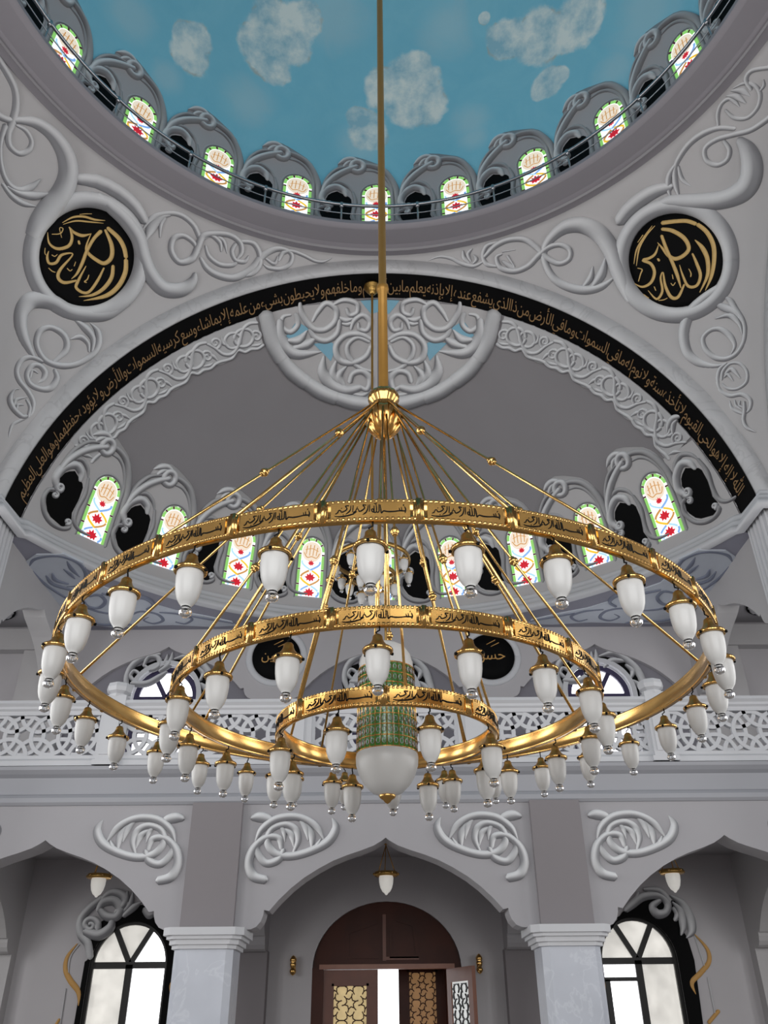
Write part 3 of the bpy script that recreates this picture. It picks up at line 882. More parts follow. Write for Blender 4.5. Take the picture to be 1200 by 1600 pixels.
LAMPZ = 0.90
def zp(prof): return [(r, z * LAMPZ) for r, z in prof]
hook_me = smat(mesh('hook', *tube([(0, 0, 0.012), (0.008, 0, -0.002), (0.008, 0, -0.014), (-0.006, 0, -0.022), (0, 0, -0.036)], 0.0035, 6)), 'black_enamel')
cap_me = smat(mesh('cap', *lathe(zp([(0.004, -0.036), (0.014, -0.038), (0.020, -0.046), (0.021, -0.058), (0.026, -0.072), (0.036, -0.086), (0.046, -0.097), (0.05, -0.1)]), 24)), 'brass_cast')
def fluted(prof, n, k, amp):
    return grid(n, len(prof), lambda i, j: ((prof[j][0] + (amp if i % 2 else 0)) * math.cos(2 * PI * i / n), (prof[j][0] + (amp if i % 2 else 0)) * math.sin(2 * PI * i / n), prof[j][1]), True)
brim_me = smat(mesh('brim', *fluted(zp([(0.044, -0.096), (0.055, -0.101), (0.059, -0.107), (0.058, -0.117), (0.053, -0.120), (0.046, -0.114)]), 60, 0, 0.0018)), 'brass')
bell_me = smat(mesh('glass_bell', *lathe(zp([(0.040, -0.105), (0.0475, -0.118), (0.0485, -0.150), (0.047, -0.180), (0.043, -0.210), (0.036, -0.235), (0.027, -0.252), (0.019, -0.262), (0.017, -0.268)]), 28)), 'frosted')
drop_me = smat(mesh('glass_drop', *lathe(zp([(0.016, -0.264), (0.014, -0.272), (0.019, -0.277), (0.0235, -0.288), (0.021, -0.300), (0.012, -0.308), (0.001, -0.310)]), 20)), 'clear_glass')
screw_mes = [smat(mesh('set_screw', *lathe([(0.001, 0.007), (0.006, 0.004), (0.006, -0.004), (0.001, -0.007)], 8, (0.061 * math.cos(a), 0.061 * math.sin(a), -0.104))), 'black_enamel') for a in (0.5, 2.6, 4.7)]
def lamp_at(parent, loc, s=1.0, rz=0.0):
    b_ = bpy.data.objects.new('lamp', bell_me)
    b_.location = loc; b_.scale = (s, s, s); b_.rotation_euler = (0, 0, rz)
    _link(b_, parent)
    for nm, me in (('cap', cap_me), ('brim', brim_me), ('glass_drop', drop_me), ('hook', hook_me)) + tuple(('set_screw', q) for q in screw_mes):
        kid(nm, me, b_)
    return b_
PH = math.radians(-2.2)
RINGS = (('large', 1.6, 3.092, 30), ('middle', 1.048, 2.944, 18), ('small', 0.531, 2.800, 8))
hub_z = 4.86
knot_me = smat(mesh('knot', *lathe([(0.006, 0.03), (0.014, 0.026), (0.017, 0.02), (0.013, 0.015), (0.022, 0.010), (0.025, 0.0), (0.022, -0.010), (0.013, -0.015), (0.017, -0.02), (0.014, -0.026), (0.006, -0.03)], 14)), 'brass')
for nm, R, z, n in RINGS:
    t = 0.010
    rp = [(R - t, z), (R + t, z), (R + t + 0.004, z + 0.004), (R + t + 0.004, z + 0.010), (R + t, z + 0.012), (R + t, z + HB - 0.012), (R + t + 0.004, z + HB - 0.010), (R + t + 0.004, z + HB - 0.004), (R + t, z + HB), (R - t, z + HB), (R - t - 0.003, z + HB - 0.006), (R - t, z + HB - 0.012), (R - t, z + 0.012), (R - t - 0.003, z + 0.006), (R - t, z)]
    band = ob('ring', lathe(rp, 180), 'brass', ch, True, label='brass band of the ' + nm + ' ring')
    nb = int(R * 2 * PI / 0.0095) // 2 * 2
    for zz in (z + 0.008, z + HB - 0.008):
        bead = grid(nb * 2, 5, lambda i, j: tuple((R + 0.014 + (0.003 if (i // 2) % 2 else 0.0) * math.sin(PI * j / 4)) * f(2 * PI * i / (nb * 2)) for f in (math.cos, math.sin)) + (zz - 0.007 + 0.0035 * j,), True)
        ob('beading', bead, 'brass', band, False)
    da = 2 * PI / n
    m1 = smat(mesh('panel', *arc_plate(R + 0.008, R + 0.0145, z + 0.014, z + HB - 0.014, da / 2 - 0.030 / R), False), 'brass_panel')
    m2 = smat(mesh('lettering', *ring_letters(R + 0.0148, da / 2 - 0.042 / R, z + HB * 0.49, 0.052), False), 'black_enamel')
    m3 = smat(mesh('clasp', *join(arc_plate(R + 0.008, R + 0.021, z - 0.001, z + HB + 0.001, 0.010 / R, 2), arc_plate(R + 0.008, R + 0.016, z + 0.004, z + HB - 0.004, 0.019 / R, 2))), 'brass')
    for k in range(n):
        a = PH + da * (k + (0.5 if nm == 'small' else 0))
        put('panel', m1, (0, 0, 0), ch, a); put('lettering', m2, (0, 0, 0), ch, a); put('clasp', m3, (0, 0, 0), ch, a + da / 2)
        lamp_at(ch, (R * math.sin(a), -R * math.cos(a), z), 1.0, a * 3.1)
    # stay rods from the hub, each with a turned knot
    nr = {'large': 10, 'middle': 10, 'small': 6}[nm]
    off = {'large': 18, 'middle': 0, 'small': 11}[nm]
    kf = {'large': 0.42, 'middle': 0.62, 'small': 0.55}[nm]
    for k in range(nr):
        a = PH + math.radians(off) + 2 * PI * k / nr
        d = Vector((math.sin(a), -math.cos(a), 0))
        p0 = d * 0.095 + Vector((0, 0, hub_z + (0.02 if nm == 'large' else -0.01 if nm == 'middle' else -0.05)))
        p1 = d * R + Vector((0, 0, z + HB))
        rod = ob('stay_rod', tube([p0, p1], 0.0075 if nm != 'small' else 0.0065, 8), 'brass_rod', ch)
        q = p0.lerp(p1, kf + 0.03 * ((k * 7) % 3 - 1))
        ko = bpy.data.objects.new('knot', knot_me)
        ko.rotation_mode = 'QUATERNION'; ko.rotation_quaternion = (p1 - p0).to_track_quat('Z', 'Y'); ko.location = q
        COL.objects.link(ko); ko.parent = rod; ko.matrix_parent_inverse = Matrix.Identity(4)
        ob('rod_hook', join(tube([p0 + (p1 - p0).normalized() * 0.02, p0 * 0.5 + d * 0.03 + Vector((0, 0, (hub_z + 0.03) * 0.5))], 0.006, 6), tube([p1, p1 + Vector((0, 0, -HB * 0.6))], 0.006, 6)), 'brass', rod)
# hub, suspension tube, mosaic jar
HUBP = [(0.034, 5.03), (0.060, 5.025), (0.088, 5.0), (0.096, 4.972), (0.09, 4.95), (0.072, 4.925), (0.068, 4.895), (0.078, 4.875), (0.104, 4.862), (0.116, 4.83), (0.112, 4.785), (0.094, 4.735), (0.066, 4.695), (0.03, 4.668), (0.002, 4.664)]
ob('hub', grid(96, len(HUBP), lambda i, j: ((HUBP[j][0] * (1 + 0.055 * abs(math.sin(12 * PI * i / 96)))) * math.cos(2 * PI * i / 96), (HUBP[j][0] * (1 + 0.055 * abs(math.sin(12 * PI * i / 96)))) * math.sin(2 * PI * i / 96), HUBP[j][1]), True), 'brass', ch)
ob('suspension_tube', lathe([(0.031, 4.98), (0.031, 5.92), (0.040, 5.93), (0.043, 5.955), (0.040, 5.98), (0.027, 5.99), (0.027, 18.35)], 20), 'brass_tube', ch, label='long brass suspension tube')
ob('centre_rod', tube([(0, 0, 4.67), (0, 0, 3.30)], 0.0075, 8), 'brass_rod', ch)
jar = ob('glass_bowl', lathe([(0.148, 2.735), (0.153, 2.72), (0.150, 2.68), (0.136, 2.635), (0.110, 2.59), (0.075, 2.556), (0.035, 2.540)], 40), 'frosted', ch, label='white glass bowl under the green mosaic jar')
ob('finial', lathe([(0.036, 2.545), (0.042, 2.538), (0.036, 2.528), (0.022, 2.52), (0.012, 2.508), (0.001, 2.502)], 24), 'brass', jar)
paint('jar_green', (84, 150, 70), 0.12, 0.25, 60.0, rgb2=(40, 100, 50))
body = ob('mosaic_body', lathe([(0.140, 3.165), (0.144, 3.0), (0.146, 2.87), (0.147, 2.735)], 48), 'jar_green', ch, label='green glass mosaic cylinder under a brass net')
ob('glass_dome', lathe([(0.142, 3.16), (0.138, 3.20), (0.126, 3.245), (0.100, 3.285), (0.06, 3.31), (0.004, 3.32)], 40), 'frosted', ch, label='white glass dome over the mosaic jar')
net = []
for i in range(9):
    z = 2.738 + 0.426 * i / 8
    r = 0.1465 - 0.006 * i / 8
    net.append(lathe([(r, z - 0.004), (r + 0.004, z - 0.002), (r + 0.004, z + 0.002), (r, z + 0.004)], 48))
ob('net_band', join(*net), 'brass', body)
ribs = []
for k in range(32):
    a = 2 * PI * k / 32
    ribs.append(tube([(0.1495 * math.cos(a), 0.1495 * math.sin(a), 2.738), (0.1435 * math.cos(a), 0.1435 * math.sin(a), 3.164)], 0.0022, 5))
ob('net_rib', join(*ribs), 'brass', body)
rings_ = []
for i in range(8):
    for k in range(32):
        a = 2 * PI * (k + 0.5) / 32; z = 2.738 + 0.426 * (i + 0.5) / 8; r = 0.150 - 0.006 * (i + .5) / 8
        rings_.append(ribbon([(a + 0.058 * math.cos(w), z + 0.013 * math.sin(w), 0.004) for w in [2 * PI * q / 8 for q in range(9)]], lambda u, v, r=r: (Vector((r * math.cos(u), r * math.sin(u), v)), Vector((math.cos(u), math.sin(u), 0)), 1.0), 0.4, 0.0, 1, 3, True))
ob('net_rosette', join(*rings_), 'steel', body, kind='stuff')

# ---- small chandelier hanging from the crown of the arch
sc_ = thing('small_chandelier', 'small brass ring chandelier hanging from the arch crown, half hidden behind the great one', 'chandelier', (-0.13, 5.78, 6.4))
cx, cy = -0.13, 5.78
def at(geo): return [(v[0] + cx, v[1] + cy, v[2]) for v in geo[0]], geo[1]
ob('ceiling_rose', at(lathe([(0.01, 12.24), (0.13, 12.22), (0.14, 12.17), (0.10, 12.15), (0.105, 12.11), (0.07, 12.09), (0.065, 12.05), (0.03, 12.02)], 24)), 'brass_cast', sc_)
ob('suspension_rod', at(lathe([(0.018, 12.1), (0.018, 7.35)], 12)), 'brass_tube', sc_)
ob('hub', at(lathe([(0.02, 7.38), (0.06, 7.36), (0.07, 7.31), (0.05, 7.27), (0.02, 7.25), (0.02, 6.70), (0.06, 6.68), (0.075, 6.62), (0.05, 6.56), (0.02, 6.54)], 20)), 'brass', sc_)
for R, z, n, o_ in ((0.5, 6.93, 8, 12), (0.3, 6.70, 6, 30)):
    rg = ob('ring', at(lathe([(R - 0.012, z), (R + 0.012, z), (R + 0.016, z + 0.03), (R + 0.012, z + 0.055), (R - 0.012, z + 0.055), (R - 0.012, z)], 64)), 'brass_cast', sc_)
    for k in range(n):
        a = math.radians(o_) + 2 * PI * k / n
        d = Vector((math.sin(a), -math.cos(a), 0))
        lamp_at(sc_, Vector((cx, cy, z)) + d * R, 1.12, a)
        if k % 2 == 0:
            ob('stay_rod', tube([Vector((cx, cy, 7.3)) + d * 0.05, Vector((cx, cy, z + 0.05)) + d * R], 0.006, 6), 'brass_rod', sc_)
lamp_at(sc_, Vector((cx, cy, 6.56)), 1.2)

# ================================================================== GALLERY BALUSTRADE
bal = thing('gallery_balustrade', 'white gallery balustrade with pierced interlaced lattice panels', 'railing', (0, YG, 4.30))
def bar(prof, x0, x1):
    return grid(2, len(prof), lambda i, j: ((x0, x1)[i], YG + prof[j][0], prof[j][1]))
ob('top_rail', bar([(0.14, 5.10), (-0.05, 5.10), (-0.06, 5.06), (-0.02, 5.03), (-0.02, 5.00), (0.01, 4.98), (0.01, 4.93), (0.11, 4.93), (0.11, 5.0), (0.14, 5.1)], -6.2, 6.2), 'trim_white', bal, False)
ob('base_rail', bar([(0.12, 4.30), (-0.03, 4.30), (-0.03, 4.36), (0.0, 4.39), (0.0, 4.43), (0.12, 4.43), (0.12, 4.30)], -6.2, 6.2), 'trim_white', bal, False)
def newel(x):
    return join(box(x - 0.13, x + 0.13, YG - 0.06, YG + 0.16, 4.30, 5.16), box(x - 0.16, x + 0.16, YG - 0.075, YG + 0.175, 4.30, 4.36), box(x - 0.09, x + 0.09, YG - 0.075, YG, 4.42, 5.0),
                lathe([(0.12, 5.15), (0.13, 5.18), (0.10, 5.19), (0.15, 5.22), (0.165, 5.27), (0.15, 5.32), (0.09, 5.345), (0.01, 5.35)], 8, (x, YG + 0.05, 0)))
for x in (-3.33, 3.40):
    ob('newel_post', newel(x), 'trim_white', bal, False)
for x in (-1.08, 1.12):
    ob('post', join(box(x - 0.20, x + 0.20, YG - 0.02, YG + 0.13, 4.42, 4.95), box(x - 0.11, x + 0.11, YG - 0.045, YG, 4.42, 4.95)), 'trim_white', bal, False)
def lattice(x0, x1, z0, z1, r=0.238, w=0.047, pitch=0.328):
    gs = []
    rows = [((z0 + z1) / 2, 0.0), ((z0 + z1) / 2 + pitch * 0.866, 0.5), ((z0 + z1) / 2 - pitch * 0.866, 0.5)]
    n = int((x1 - x0) / pitch) + 3
    for zc, o in rows:
        for k in range(-1, n):
            xc = x0 + (k + o) * pitch + 0.05
            run = []
            for i in range(41):
                a = 2 * PI * i / 40
                p = (xc + r * math.cos(a), zc + r * math.sin(a))
                if x0 <= p[0] <= x1 and z0 <= p[1] <= z1: run.append((p, a))
                else:
                    if len(run) > 1: gs.append((run, 0.0045 * ((k + 2 * int(o * 2) + (1 if zc > (z0 + z1) / 2 else 0)) % 3)))
                    run = []
            if len(run) > 1: gs.append((run, 0.0045 * ((k + 2 * int(o * 2) + (1 if zc > (z0 + z1) / 2 else 0)) % 3)))
    V = []; Fc = []
    for run, dy in gs:
        b0 = len(V)
        for (x, z), a in run:
            c, s = math.cos(a), math.sin(a)
            for rr, yy in ((-w / 2, 0), (w / 2, 0), (w / 2, 0.05), (-w / 2, 0.05)):
                V.append((x + rr * c, YG + 0.03 + dy + (yy if yy == 0 else yy + dy), z + rr * s))
        for i in range(len(run) - 1):
            for k in range(4):
                a = b0 + i * 4 + k; b_ = b0 + i * 4 + (k + 1) % 4
                Fc.append((a, a + 4, b_ + 4, b_))
    return V, Fc
for x0, x1 in ((-6.1, -3.46), (-3.20, -1.28), (-0.88, 0.92), (1.32, 3.27), (3.53, 6.1)):
    lp = ob('lattice_panel', lattice(x0, x1, 4.43, 4.94), 'trim_white', bal, False)
    ob('panel_frame', join(box(x0, x0 + 0.04, YG + 0.02, YG + 0.09, 4.43, 4.94), box(x1 - 0.04, x1, YG + 0.02, YG + 0.09, 4.43, 4.94)), 'trim_white', lp, False)

# ---- columns with stepped capitals
def octa(cx, cy, h, c):
    return [(cx - h, cy - h + c), (cx - h + c, cy - h), (cx + h - c, cy - h), (cx + h, cy - h + c), (cx + h, cy + h - c), (cx + h - c, cy + h), (cx - h + c, cy + h), (cx - h, cy + h - c)]
for i, cx_ in enumerate(CX):
    nm = ('left', 'right')[i]
    t = thing('column', 'pale veined marble column with stepped white capital, ' + nm + ' of the door', 'column', (cx_, 6.17, 0), 'arcade columns', 'structure')
    ob('shaft', slab(octa(cx_, 6.17, 0.315, 0.07), [], lambda u, v, d: (u, v, d), 2.36), 'marble_shaft', t, False)
    cap = [(0.345, 2.33, 2.37), (0.37, 2.37, 2.42), (0.40, 2.42, 2.455), (0.43, 2.455, 2.53)]
    for h, z0, z1 in cap:
        ob('capital_step', slab(octa(cx_, 6.17, h, 0.085), [], lambda u, v, d, z0=z0: (u, v, z0 + d), z1 - z0), 'trim_white', t, False)

# ================================================================== ARCHED WINDOWS OF THE ENTRANCE WALL
def ring2(c, zs, r0, r1, a0=0, a1=180, n=24):
    return arc(c, zs, r1, a0, a1, n) + arc(c, zs, r0, a1, a0, n)
def plate_y(outer, holes, y0, depth): return slab(outer, holes, lambda u, v, d: (u, y0 + d, v), depth)
def bar2(p, q, w):
    dx, dy = q[0] - p[0], q[1] - p[1]; l = math.hypot(dx, dy); nx, ny = -dy / l * w / 2, dx / l * w / 2
    return [(p[0] + nx, p[1] + ny), (p[0] - nx, p[1] - ny), (q[0] - nx, q[1] - ny), (q[0] + nx, q[1] + ny)]
def rear_window(c, hw, zs, z0, label, fan, lows, fmat, wline, group):
    _nw[0] += 1
    t = thing('window_%d' % _nw[0], label, 'window', (c, YR + 0.1, z0), group, 'structure')
    y = YR + 0.06
    fo = arched(c, hw, zs, z0); fi = arched(c, hw - 0.09, zs, z0 + 0.06)
    ob('window_frame', plate_y(fo, [fi], y, 0.12), fmat, t, False)
    if wline == 'thin':
        ob('outline', plate_y([(c + hw - 0.02, z0)] + arc(c, zs, hw - 0.02, 0, 180, 24) + [(c - hw + 0.02, z0), (c - hw + 0.035, z0)] + arc(c, zs, hw - 0.035, 180, 0, 24) + [(c + hw - 0.035, z0)], [], y - 0.012, 0.02), 'plaster_shade', t, False)
    else:
        ob('outline', plate_y([(c + hw + 0.08, z0)] + arc(c, zs, hw + 0.08, 0, 180, 24) + [(c - hw - 0.08, z0), (c - hw, z0)] + arc(c, zs, hw, 180, 0, 24) + [(c + hw, z0)], [], YR - 0.08, 0.12), 'trim_white', t, False)
    ri = hw - 0.09
    ob('transom', plate_y([(c - ri, zs - 0.05), (c + ri, zs - 0.05), (c + ri, zs + 0.035), (c - ri, zs + 0.035)], [], y + 0.01, 0.09), fmat, t, False)
    for a in (60, 120):
        ob('mullion', plate_y(bar2((c, zs), (c + ri * math.cos(math.radians(a)), zs + ri * math.sin(math.radians(a))), 0.075), [], y + 0.015, 0.08), fmat, t, False)
    ob('mullion', plate_y([(c - 0.05, z0), (c + 0.05, z0), (c + 0.05, zs), (c - 0.05, zs)], [], y + 0.01, 0.09), fmat, t, False)
    yp = y + 0.05
    for k, (a0, a1) in enumerate(((0, 60), (60, 120), (120, 180))):
        ob('pane', plate_y([(c, zs)] + arc(c, zs, ri + 0.01, a0, a1, 8), [], yp, 0.01), fan[k], t, False)
    for x0, x1, za, zb, mt in lows:
        ob('pane', plate_y([(c + x0 * ri, za), (c + x1 * ri, za), (c + x1 * ri, zb), (c + x0 * ri, zb)], [], yp, 0.01), mt, t, False)
    return t
rear_window(-WX, 0.60, 2.40, 0.55, 'black framed arched window with one blank white pane, beside the left column', ('pane_white', 'pane_frost', 'pane_frost'),
            ((-1, 0, 0.6, 2.36, 'pane_frost'), (0, 1, 0.6, 2.36, 'pane_white')), 'frame_dark', 'thin', 'lower arched windows')
tR = rear_window(WX, 0.60, 2.40, 0.55, 'black framed arched window with an open casement, beside the right column', ('pane_frost', 'pane_frost', 'pane_frost'),
            ((-1, 0, 0.6, 2.36, 'pane_white'), (0, 1, 0.6, 2.36, 'pane_frost')), 'frame_dark', 'thin', 'lower arched windows')
ob('casement', join(plate_y([(WX - 0.51, 2.14), (WX - 0.02, 2.14), (WX - 0.02, 2.19), (WX - 0.51, 2.19)], [], YR + 0.05, 0.06), plate_y([(WX - 0.51, 0.6), (WX - 0.44, 0.6), (WX - 0.44, 2.16), (WX - 0.51, 2.16)], [], YR + 0.05, 0.06)), 'frame_dark', tR, False)
for c, nm in ((-WX, 'white arched gallery window above the left arch of the arcade'), (0.04, 'arched gallery window hidden behind the mosaic jar'), (WX, 'white arched gallery window above the right arch of the arcade')):
    rear_window(c, 0.54, 6.33, 4.7, nm, ('pane_white',) * 3, ((-1, 0, 4.75, 6.29, 'pane_white'), (0, 1, 4.75, 6.29, 'pane_white')), 'frame_violet', 'wide', 'upper arched windows')

# ================================================================== ENTRANCE DOOR
dr = thing('door_1', 'arched dark wooden double door with star lattice panels, one leaf open', 'door', (0.04, YR, 0), None, 'structure')
ob('tympanum', plate_y([(-1.02, 2.32)] + [(1.10, 2.32)] + arc(0.04, 2.32, 1.05, 0, 180, 30, 0.87)[1:-1], [], YR + 0.05, 0.08), 'wood_dark', dr, False)
for pts, mt in (([(-0.55, 2.45), (-0.05, 2.45), (-0.05, 2.95), (-0.55, 2.8)], 'wood_dark'), ([(0.08, 2.45), (0.5, 2.45), (0.45, 2.9), (0.08, 3.0)], 'wood_dark')):
    o = ob('carved_panel', plate_y(pts, [[(0.5 * 0 + sum(p[0] for p in pts) / 4 + (q[0] - sum(p[0] for p in pts) / 4) * 0.8, sum(p[1] for p in pts) / 4 + (q[1] - sum(p[1] for p in pts) / 4) * 0.8) for q in pts]], YR + 0.035, 0.03), mt, dr, False)
ob('tympanum_rib', join(plate_y([(-0.02, 2.42), (0.03, 2.42), (0.03, 3.02), (-0.02, 3.02)], [], YR + 0.035, 0.04), plate_y([(0.03, 2.43), (0.5, 2.43), (0.5, 2.47), (0.03, 2.47)], [], YR + 0.035, 0.04)), 'wood_mid', dr, False)
ob('lintel', box(-0.92, 1.0, YR - 0.02, YR + 0.14, 2.315, 2.375), 'wood_trim', dr, False)
for x0, x1 in ((-1.02, -0.86), (0.94, 1.10)):
    ob('jamb', box(x0, x1, YR, YR + 0.28, 0, 2.33), 'wood_dark', dr, False)
def leaf(host, w, h, pane, wood, place):
    """a door leaf built from local (u along width, v up, d depth)"""
    sw = 0.13
    def T(g): return [place(*v) for v in g[0]], g[1]
    def lb(u0, u1, v0, v1, d0, d1): return T(([(u, v, d) for d in (d0, d1) for v in (v0, v1) for u in (u0, u1)], [(0, 2, 3, 1), (4, 5, 7, 6), (0, 1, 5, 4), (2, 6, 7, 3), (0, 4, 6, 2), (1, 3, 7, 5)]))
    L = ob('door_leaf', join(lb(0, sw, 0, h, 0, 0.05), lb(w - sw, w, 0, h, 0, 0.05), lb(sw, w - sw, h - 0.17, h, 0, 0.05), lb(sw, w - sw, 0, 0.25, 0, 0.05), lb(sw, w - sw, 0.85, 1.0, 0, 0.05)), wood, host, False)
    ob('lattice_glass', lb(sw, w - sw, 0.25, h - 0.17, 0.024, 0.032), pane, L, False)
    ob('inner_moulding', join(*[lb(*q, -0.008, 0.015) for q in ((sw, sw + 0.03, 1.0, h - 0.17), (w - sw - 0.03, w - sw, 1.0, h - 0.17), (sw, w - sw, h - 0.2, h - 0.17))]), wood, L, False)
    # star lattice: rings of strips round a grid of centres
    gs = []
    u0, u1, v0, v1 = sw + 0.03, w - sw - 0.03, 1.0, h - 0.2
    cw = (u1 - u0) / 2.0
    def seg(p, q, wd=0.014):
        def cl(p):
            return min(max(p[0], u0), u1), min(max(p[1], v0), v1)
        if (p[0] < u0 - .01 and q[0] < u0 - .01) or (p[0] > u1 + .01 and q[0] > u1 + .01) or (p[1] < v0 - .01 and q[1] < v0 - .01) or (p[1] > v1 + .01 and q[1] > v1 + .01): return
        p, q = cl(p), cl(q)
        if math.hypot(p[0] - q[0], p[1] - q[1]) < .01: return
        b4 = bar2(p, q, wd)
        gs.append(T(([(a, b_, d) for d in (0.006, 0.050) for a, b_ in b4], [(0, 1, 2, 3), (7, 6, 5, 4), (0, 4, 5, 1), (1, 5, 6, 2), (2, 6, 7, 3), (3, 7, 4, 0)])))
    for i in range(0, 3):
        for j in range(0, 9):
            c = (u0 + i * cw, v1 - j * cw * 0.9)
            st = []
            for k in range(12):
                a = math.radians(30 * k + 15 * (j % 2)); r = cw * (0.20 if k % 2 else 0.34)
                st.append((c[0] + r * math.cos(a), c[1] + r * math.sin(a)))
            for k in range(12):
                seg(st[k], st[(k + 1) % 12])
                if k % 2 == 0:
                    a = math.radians(30 * k + 15 * (j % 2))
                    seg(st[k], (c[0] + cw * 0.52 * math.cos(a), c[1] + cw * 0.52 * math.sin(a)))
    ob('star_lattice', join(*gs), 'wood_dark' if pane != 'pane_silver' else 'frame_dark', L, False)
    return L
leaf(dr, 0.78, 2.31, 'pane_cream', 'wood_mid', lambda u, v, d: (-0.87 + u, YR + 0.04 + d, v))
ca, sa = math.cos(math.radians(-68)), math.sin(math.radians(-68))
leaf(dr, 0.78, 2.31, 'pane_silver', 'wood_trim', lambda u, v, d: (0.93 + u * ca - d * sa * -1, YR + 0.02 + u * sa + d * ca, v))
# outer doorway of the porch
ob('porch_lintel', box(-1.0, 1.2, YR + 1.0, YR + 1.1, 2.50, 2.66), 'wood_mid', dr, False)
leaf(dr, 0.72, 2.52, 'pane_tan', 'wood_dark', lambda u, v, d: (0.22 + u, YR + 1.0 + d, v))
ob('porch_wall', join(box(0.92, 1.5, YR + 0.3, YR + 1.2, 0, 2.8), box(-1.5, -0.86, YR + 0.3, YR + 1.2, 0, 2.8), box(-1.5, 1.5, YR + 0.3, YR + 1.2, 2.66, 3.3)), 'wood_dark', dr, False)

# ---- brass wall lamps on both sides of the door
for x, nm in ((-1.285, 'small polished brass wall lamp beside the closed door leaf'), (1.345, 'small polished brass wall lamp above the open door leaf')):
    t = thing('wall_lamp', nm, 'wall lamp', (x, 9.3, 2.25), 'door wall lamps')
    ob('back_plate', join(box(x - 0.03, x + 0.03, 9.32, 9.35, 2.28, 2.42), tube([(x, 9.33, 2.34), (x, 9.26, 2.34)], 0.012, 8)), 'brass', t)
    ob('body', lathe([(0.004, 2.49), (0.026, 2.475), (0.046, 2.445), (0.048, 2.42), (0.034, 2.40), (0.046, 2.385), (0.040, 2.35), (0.028, 2.325)], 16, (x, 9.25, 0)), 'brass', t)
    ob('finial', lathe([(0.028, 2.325), (0.042, 2.31), (0.047, 2.285), (0.032, 2.255), (0.010, 2.24), (0.001, 2.235)], 16, (x, 9.25, 0)), 'brass', t)

# ---- pendant lamps under the gallery
gl_me = smat(mesh('glass_bell', *lathe([(0.085, -0.02), (0.094, -0.05), (0.09, -0.11), (0.075, -0.17), (0.05, -0.215), (0.022, -0.235), (0.015, -0.25), (0.001, -0.255)], 24)), 'bulb_white')
for x, nm in ((-3.70, 'white glass pendant lamp hanging in the arch beside the left column'), (0.03, 'white glass pendant lamp on chains above the wooden door'), (3.76, 'white glass pendant lamp hanging in the arch beside the right column')):
    t = thing('pendant_lamp', nm, 'pendant lamp', (x, 7.6, 3.05), 'pendant lamps under the gallery')
    put('glass_bell', gl_me, (x, 7.6, 3.31), t)
    ob('brass_ring', lathe([(0.09, 3.28), (0.15, 3.28), (0.155, 3.30), (0.15, 3.33), (0.09, 3.335), (0.09, 3.28)], 28, (x, 7.6, 0)), 'brass_cast', t)
    ob('boss', join(*[lathe([(0.001, 0.018), (0.016, 0.01), (0.018, 0), (0.012, -0.012), (0.001, -0.016)], 8, (x + 0.155 * math.cos(a), 7.6 + 0.155 * math.sin(a), 3.305)) for a in [2 * PI * k / 6 for k in range(6)]]), 'brass', t)
    for k in range(3):
        a = 2 * PI * k / 3 + 0.4
        ob('chain', tube([(x + 0.13 * math.cos(a), 7.6 + 0.13 * math.sin(a), 3.33), (x, 7.6, 3.66)], 0.006, 6), 'brass_tube', t)
    ob('stem', lathe([(0.008, 3.66), (0.03, 3.67), (0.02, 3.70), (0.008, 3.72), (0.008, 3.78), (0.05, 3.79), (0.06, 3.80)], 12, (x, 7.6, 0)), 'brass_tube', t)

# ================================================================== RELIEF SCROLLWORK, MEDALLIONS AND LETTERING
def trace(host, surf, ox, oy, k, strokes, mat='plaster', hf=0.40, lift=0.0, n=6, post=None, sides=8, ld=None):
    for i, st in enumerate(strokes):
        nm, pts = (st[0], st[1:]) if isinstance(st[0], str) else ('scroll', st)
        q = [(ox + x / k, oy + y / k, w / k * (1.1 if mat in FLANK else 1.0)) for x, y, w in pts]
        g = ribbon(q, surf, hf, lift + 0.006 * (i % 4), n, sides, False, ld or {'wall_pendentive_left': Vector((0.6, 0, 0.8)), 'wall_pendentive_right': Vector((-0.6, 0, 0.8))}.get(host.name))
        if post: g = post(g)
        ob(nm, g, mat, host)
S_P = hit_sphere((0, 0, ZS), RP)
def ringpts(cx, cy, rx, ry, w, a0=0, a1=360, n=28):
    return [(cx + rx * math.cos(math.radians(a0 + (a1 - a0) * i / n)), cy + ry * math.sin(math.radians(a0 + (a1 - a0) * i / n)), w) for i in range(n + 1)]

# ---- left pendentive
MAT_S = 'plaster'
trace(pend_L, S_P, 0, 0, 1, [[(118, 280, 14), (150, 283, 20), (185, 300, 21), (210, 322, 20), (226, 346, 14)],
                             ringpts(134.4, 401.5, 86.5, 89.5, 23, 0, 360, 40)], MAT_S, .34, n=2)
trace(pend_L, S_P, 0, 80, 5, [
    [(-40, 20, 50), (60, 180, 55), (115, 300, 52), (125, 420, 55), (100, 540, 55), (65, 640, 50), (75, 740, 45), (150, 800, 40), (225, 770, 40), (245, 700, 35), (200, 620, 35), (130, 580, 20)],
    [(-40, 490, 60), (60, 535, 45), (160, 540, 50), (280, 560, 80), (400, 640, 100), (490, 760, 125), (530, 880, 138), (525, 1000, 140), (470, 1130, 150), (380, 1240, 160), (300, 1350, 140), (255, 1450, 110)],
    [(40, 580, 40), (5, 700, 32), (0, 830, 32), (25, 960, 36), (80, 1050, 40), (160, 1085, 45), (240, 1060, 45), (315, 1000, 8)],
    ['leaf', (60, 1060, 20), (150, 1110, 45), (270, 1130, 60), (390, 1110, 8)],
    ['leaf', (20, 1040, 30), (90, 1130, 45), (180, 1190, 45), (290, 1215, 8)]], MAT_S)
